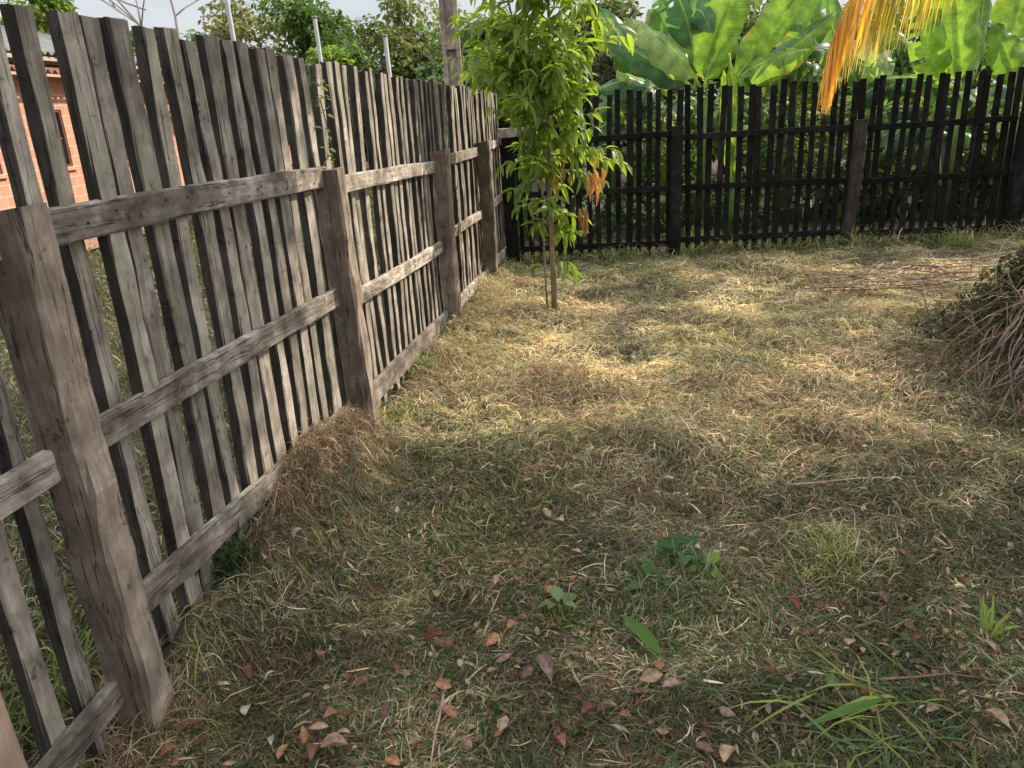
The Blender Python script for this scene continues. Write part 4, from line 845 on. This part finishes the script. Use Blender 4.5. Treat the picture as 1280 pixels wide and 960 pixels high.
gst((745,800),(815,842),.005,M_TWIG,'longer purplish stick crossing under another in the foreground')
gst((1060,858),(1270,862),.004,M_TWIG,'long thin stick above the grass blades at the bottom right')
gst((606,800),(628,745),.004,M_TWIGP,'straw coloured stem standing out left of the mauve leaf')
gst((520,470),(580,505),.008,M_TWIG,'brown stick leaning by the second fence bay')
gst((990,590),(975,600),.004,M_TWIGP,'tiny pale stick left of the long straight one')
gst((1000,565),(972,598),.004,M_TWIGP,'pale thin stick pointing up right in the middle of the yard')
gst((905,725),(800,700),.004,M_TWIGP,'pale thin stick left of the broad leaved weed')
# ------------------------------------------------------------------ fallen leaves
LCOL={'pale':(.62,.52,.36),'white':(.72,.66,.54),'orange':(.42,.19,.09),'tan':(.42,.27,.16),'brown':(.20,.10,.065),'red':(.24,.075,.045),'pink':(.36,.22,.18),'yellow':(.5,.36,.09),'mauve':(.26,.155,.13),'green':(.10,.17,.05),'grey':(.33,.29,.24)}
LEAF_L=[(387,661,'pale',.05),(346,699,'white',.055),(356,709,'white',.05),(359,690,'brown',.07),(381,717,'pale',.05),(339,752,'tan',.045),(372,772,'tan',.03),(498,655,'pale',.04),(475,734,'brown',.05),
(281,877,'pale',.06),(309,893,'pale',.055),(337,931,'pale',.04),(415,906,'orange',.045),(400,919,'tan',.055),(380,928,'orange',.05),(394,950,'brown',.07),(420,948,'tan',.07),(492,956,'orange',.05),(317,854,'red',.05),
(702,659,'pale',.05),(836,607,'pale',.045),(684,648,'tan',.05),(793,653,'grey',.06),(588,689,'brown',.055),(545,744,'tan',.06),(684,750,'orange',.05),(544,804,'red',.07),(558,817,'brown',.06),(617,819,'orange',.06),(630,842,'mauve',.055),
(684,850,'mauve',.12),(555,866,'orange',.055),(561,896,'orange',.06),(630,922,'tan',.06),(585,934,'tan',.055),(714,844,'tan',.045),(759,890,'tan',.065),(814,854,'tan',.07),(840,865,'pink',.055),(822,842,'orange',.05),
(909,893,'pink',.05),(911,952,'tan',.07),(776,916,'grey',.06),(929,702,'yellow',.055),(814,791,'orange',.04),(862,697,'white',.09),(1165,898,'pink',.05),(1197,699,'red',.055),(1242,915,'tan',.07),(1233,825,'tan',.06),
(1031,480,'white',.10),(835,607,'pale',.05),(1135,440,'brown',.14),(1150,446,'orange',.12),(1120,438,'red',.12),(1162,448,'tan',.12),(1036,868,'green',.06),(660,860,'mauve',.05),(735,892,'red',.05),(800,872,'brown',.05),
(480,895,'brown',.05),(455,870,'brown',.05),(520,930,'tan',.05),(700,938,'orange',.05),(430,925,'tan',.04),(355,945,'orange',.05),(560,770,'brown',.045),(620,740,'tan',.04),(720,700,'tan',.04),(455,812,'tan',.035),
(240,930,'brown',.06),(215,955,'orange',.05),(960,840,'brown',.05),(1010,800,'brown',.05),(1060,820,'tan',.05),(1100,770,'brown',.05),(990,770,'red',.05),(600,655,'tan',.04),(660,610,'tan',.05),(540,545,'tan',.06),(455,565,'tan',.06),(880,940,'brown',.05),(640,800,'orange',.045),(500,850,'brown',.05),(390,830,'brown',.04)]
def fallen(px,py,cn,sz,seed):
    r=random.Random(seed); x,y=gp(px,py); z=gh(x,y)+.048; wid=r.uniform(.22,.33); 
    if cn in('white','grey') and sz>.055: wid=.15
    if sz>.11: wid=.17
    curl=r.uniform(-.5,1.5); n=7; V=[];C=[];Fq=[]; bend=r.uniform(-.4,.4); col=Vector(LCOL[cn]); gy_=sum(col)/3; col=(col*.85+Vector((gy_*1.08,gy_,gy_*.9))*.15)*r.uniform(.7,1.1); tw=r.uniform(-.5,.5); m=5
    for i in range(n+1):
        t=i/n; w_=wid*(math.sin(math.pi*(t*.97+.015))**.8)*(1+r.gauss(0,.05)); cx=bend*.3*math.sin(math.pi*t)
        for k in range(m):
            f=(k-(m-1)/2)/((m-1)/2); a=tw*(t-.5)
            xx=cx+w_*f*math.cos(a); zz=curl*w_*abs(f)**1.6*.9+.12*math.sin(math.pi*t)+w_*f*math.sin(a)+r.gauss(0,.012)
            V.append((xx*sz,(t-.5)*sz,zz*sz)); s_=1.15 if k==(m-1)//2 else r.uniform(.8,1.08); C.append(tuple(col*s_))
    for i in range(n):
        for k in range(m-1): a=i*m+k; Fq.append((a,a+1,a+m+1,a+m))
    # stalk
    me=npmesh('fallen_leaf',np.array(V),np.array(Fq),np.array(C)); o=link('fallen_leaf',me,M_DRY,None,(x,y,z)); o.rotation_euler=(r.gauss(0,.3),r.gauss(0,.3),r.uniform(0,6.28))
    return o
nm={'pale':'small cream dry leaf lying on the clippings','white':'bleached almost white dry leaf lying on the clippings','orange':'orange brown fallen leaf lying on the clippings','tan':'tan fallen leaf lying on the clippings','brown':'dark brown fallen leaf lying on the clippings','red':'dark red fallen leaf lying on the clippings','pink':'pinkish tan fallen leaf lying on the clippings','yellow':'single yellow fallen leaf left of the grass tuft','mauve':'curled mauve brown leaf lying in the foreground','green':'single pale green fallen leaf at the lower right','grey':'grey narrow dry leaf lying on the clippings'}
for i,(px,py,cn,sz) in enumerate(LEAF_L):
    o=fallen(px,py,cn,sz*.98,900+i); lab=nm[cn]
    if (px,py)==(684,850): lab='largest curled mauve brown leaf, in the centre foreground'
    if (px,py)==(1031,480): lab='large white dry leaf alone in the sunlit middle of the yard'
    if (px,py)==(862,697): lab='long bleached leaf standing by the broad leaved weed'
    if (px,py) in ((1135,440),(1150,446),(1120,438),(1162,448)): lab='large dead leaf in the small cluster left of the brush heap'
    tag(o,lab,'fallen leaf','fallen leaves on the clippings')
# ------------------------------------------------------------------ tufts and weeds
def tuft(px,py,n,Lr,wr,col,label,name='grass_tuft',cat='grass tuft',sp=.06,ph=(.6,1.5),pe=(-.5,.9),th=None,var=.3,dx=0,dy=0):
    x0,y0=gp(px,py); x0+=dx; y0+=dy; x=x0+sp*np.clip(rng.normal(0,1,n),-1.9,1.9); y=y0+sp*np.clip(rng.normal(0,1,n),-1.9,1.9)
    c=np.array(col)[rng.integers(0,len(col),n)]*(1-var+2*var*rng.random((n,1)))
    tt=rng.uniform(0,6.28,n) if th is None else rng.normal(th[0],th[1],n)
    me=strands(name,x,y,tt,rng.uniform(Lr[0],Lr[1],n),rng.uniform(wr[0],wr[1],n),rng.normal(0,.2,n),rng.uniform(*ph,n),rng.uniform(*pe,n),c,4,follow=False)
    z0=hgt(x0,y0); me.transform(Matrix.Translation((-x0,-y0,-float(z0)))); o=link(name,me,M_GRASS,None,(x0,y0,float(z0))); tag(o,label,cat); return o
tuft(1040,712,700,(.05,.13),(.002,.004),[YGR,YGR*1.2,GRN*1.4,PALE*.8],'yellow green grass tuft standing in the right foreground',sp=.075)
tuft(850,745,800,(.05,.15),(.002,.0045),[GRN,DGR,GRN*1.3,GGR],'dark green grass tuft around the broad leaved weed',sp=.10)
tuft(1130,905,260,(.12,.34),(.004,.008),[GRN,DGR*1.3,YGR*.7],'clump of long dark green blades at the bottom right',sp=.10,th=(2.9,.7),ph=(.0,.7),pe=(-.5,.1))
tuft(1150,885,7,(.3,.42),(.009,.012),[YGR*.9,GRN],'few broad bright blades bending left at the bottom right','long_grass','long grass',sp=.02,th=(3.15,.12),ph=(.25,.45),pe=(-.45,-.2),var=.1)
tuft(1232,800,14,(.08,.15),(.008,.012),[(.22,.28,.06)],'bright lime seedling with few blades at the right edge','seedling','seedling',sp=.012,ph=(.5,1.3),pe=(-.2,.7),th=(.6,.8),var=.15)
tuft(302,745,340,(.08,.2),(.004,.009),[DGR,GRN,DGR*.7],'dark green weed clump under the lower rail of the grey fence','weed_clump','weed',sp=.05)
tuft(520,475,260,(.07,.17),(.004,.007),[YGR,GRN*1.5,GGR],'bright green grass tuft at the foot of the second fence bay',sp=.06)
tuft(490,535,220,(.08,.16),(.004,.007),[YGR*.8,GRN,STRAW],'green grass tuft at the foot of the second fence post',sp=.05)
tuft(432,520,4,(.45,.62),(.006,.009),[(.13,.19,.05)],'tall grass stalks leaning right beside the second fence post','grass_stalk','grass stalk',sp=.02,ph=(1.1,1.4),pe=(.75,1.1),th=(.35,.2),var=.1,dx=.05)
tuft(612,372,420,(.12,.28),(.003,.005),[STRAW,PALE,GGR],'straw coloured grass clump at the foot of the third fence post',sp=.07,ph=(.6,1.5),pe=(-1.,.6))
tuft(690,482,480,(.08,.19),(.003,.005),[BRN,BRN*.8,GGR*.8,STRAW*.6],'dark brown straw tussock in the sunlit left middle of the yard',sp=.11,ph=(.3,1.3),pe=(-1.,.4))
tuft(700,775,160,(.04,.09),(.004,.007),[GRN,YGR*.6],'small green tuft in the centre foreground',sp=.04)
tuft(575,312,60,(.1,.3),(.006,.01),[GRN,YGR],'green weeds behind the third fence bay',sp=.1)
tuft(150,930,420,(.10,.26),(.002,.0035),[BRN,DBR,STRAW*.7],'dead straw tangle around the foot of the nearest post','straw_tangle','straw',sp=.09,ph=(-.1,1.3),pe=(-1.2,.2))
tuft(60,870,160,(.08,.24),(.004,.008),[GRN,YGR*.7],'green weeds behind the pickets at the lower left',name='weed_clump',cat='weed',sp=.1)
tuft(905,250,10,(.1,.2),(.006,.01),[GRN],'green weeds by the black fence',sp=.05) if False else None
for px,lab in [(1065,'grass tuft at the foot of the brown post in the black fence'),(985,'grass tuft left of the brown post in the black fence'),(870,'grass tuft right of the left black post'),(1200,'grass tuft near the right end of the black fence')]:
    tuft(px,306,130,(.12,.34),(.006,.010),[YGR*.8,GRN*1.4,PALE*.6],lab,sp=.09,ph=(.8,1.5),pe=(-.8,.9))
# broad leaved weed
def weed(px,py,leaves,label,col,sz,name='broadleaf_weed'):
    x,y=gp(px,py); root=empty(name,(x,y,gh(x,y))); tag(root,label,'weed')
    n=leaves; a=np.arange(n)*2.4+rng.uniform(0,1); P_=np.stack([.02*np.cos(a),.02*np.sin(a),.02+.05*rng.random(n)],1)
    me=inst(leaf_tpl(5,.32,.25,.25),P_,a,rng.uniform(-.1,.7,n),rng.normal(0,.3,n),sz*rng.uniform(.7,1.2,n),np.array([col])*(.7+.6*rng.random((n,1))),'foliage'); link('foliage',me,M_TREE,root)
    mb=MB()
    for k in range(min(n,6)): mb.tube([(0,0,-.02),tuple(P_[k])],[.003,.002],5,(.1,.15,.04))
    mb.build('stem',M_TREE,root)
weed(852,722,12,'round leaved dark green weed in the centre right foreground',(.06,.14,.045),.085)
weed(815,748,4,'small round leaved weed left of the larger one',(.09,.18,.05),.07)
weed(880,738,4,'yellow green small weed right of the round leaved one',(.2,.28,.05),.055)
weed(700,770,5,'pale green small weed above the mauve leaf',(.18,.25,.11),.06)
weed(325,712,8,'dark broad leaved weed under the fence rail at the lower left',(.03,.07,.02),.07)
# green leaf strips on the ground
for (a,b_,lab,wl) in [((826,826),(778,780),'fresh green leaf strip lying in the centre foreground',.11),((1100,888),(1005,925),'long green blade with a yellow tip at the bottom right',.05)]:
    p=gp(*a);q=gp(*b_); Ln=math.hypot(q[0]-p[0],q[1]-p[1]); me=inst(leaf_tpl(7,wl,.05,.4),np.array([[0,0,.0]]),np.array([math.atan2(q[1]-p[1],q[0]-p[0])]),np.array([.08]),np.array([.2]),np.array([Ln]),np.array([[.10,.19,.04]]),'green_leaf_strip')
    o=link('green_leaf_strip',me,M_TREE,None,(p[0],p[1],gh(*p)+.045)); tag(o,lab,'leaf')
# climbing vine on the grey fence
vp=empty('climbing_vine',(FX(3.56),3.56,0)); tag(vp,'thin climbing vine with small leaves in the gap left of the second post','vine')
mb=MB(); pts=[Vector((.0+r.gauss(0,.01),r.gauss(0,.012),.3+.15*i)) for i in range(10)]; mb.tube(pts,[.003]*10,5,(.12,.16,.05)); mb.build('stem',M_TREE,vp)
n=90; zz=rng.uniform(.6,1.75,n); me=inst(T_OVAL,np.stack([rng.normal(0,.012,n),rng.normal(0,.018,n),zz],1),rng.uniform(0,6.28,n),rng.uniform(-.8,.6,n),rng.normal(0,.5,n),rng.uniform(.02,.04,n),np.array([(.22,.27,.08)])*(.6+.7*rng.random((n,1))),'leaves'); link('foliage',me,M_TREE,vp)
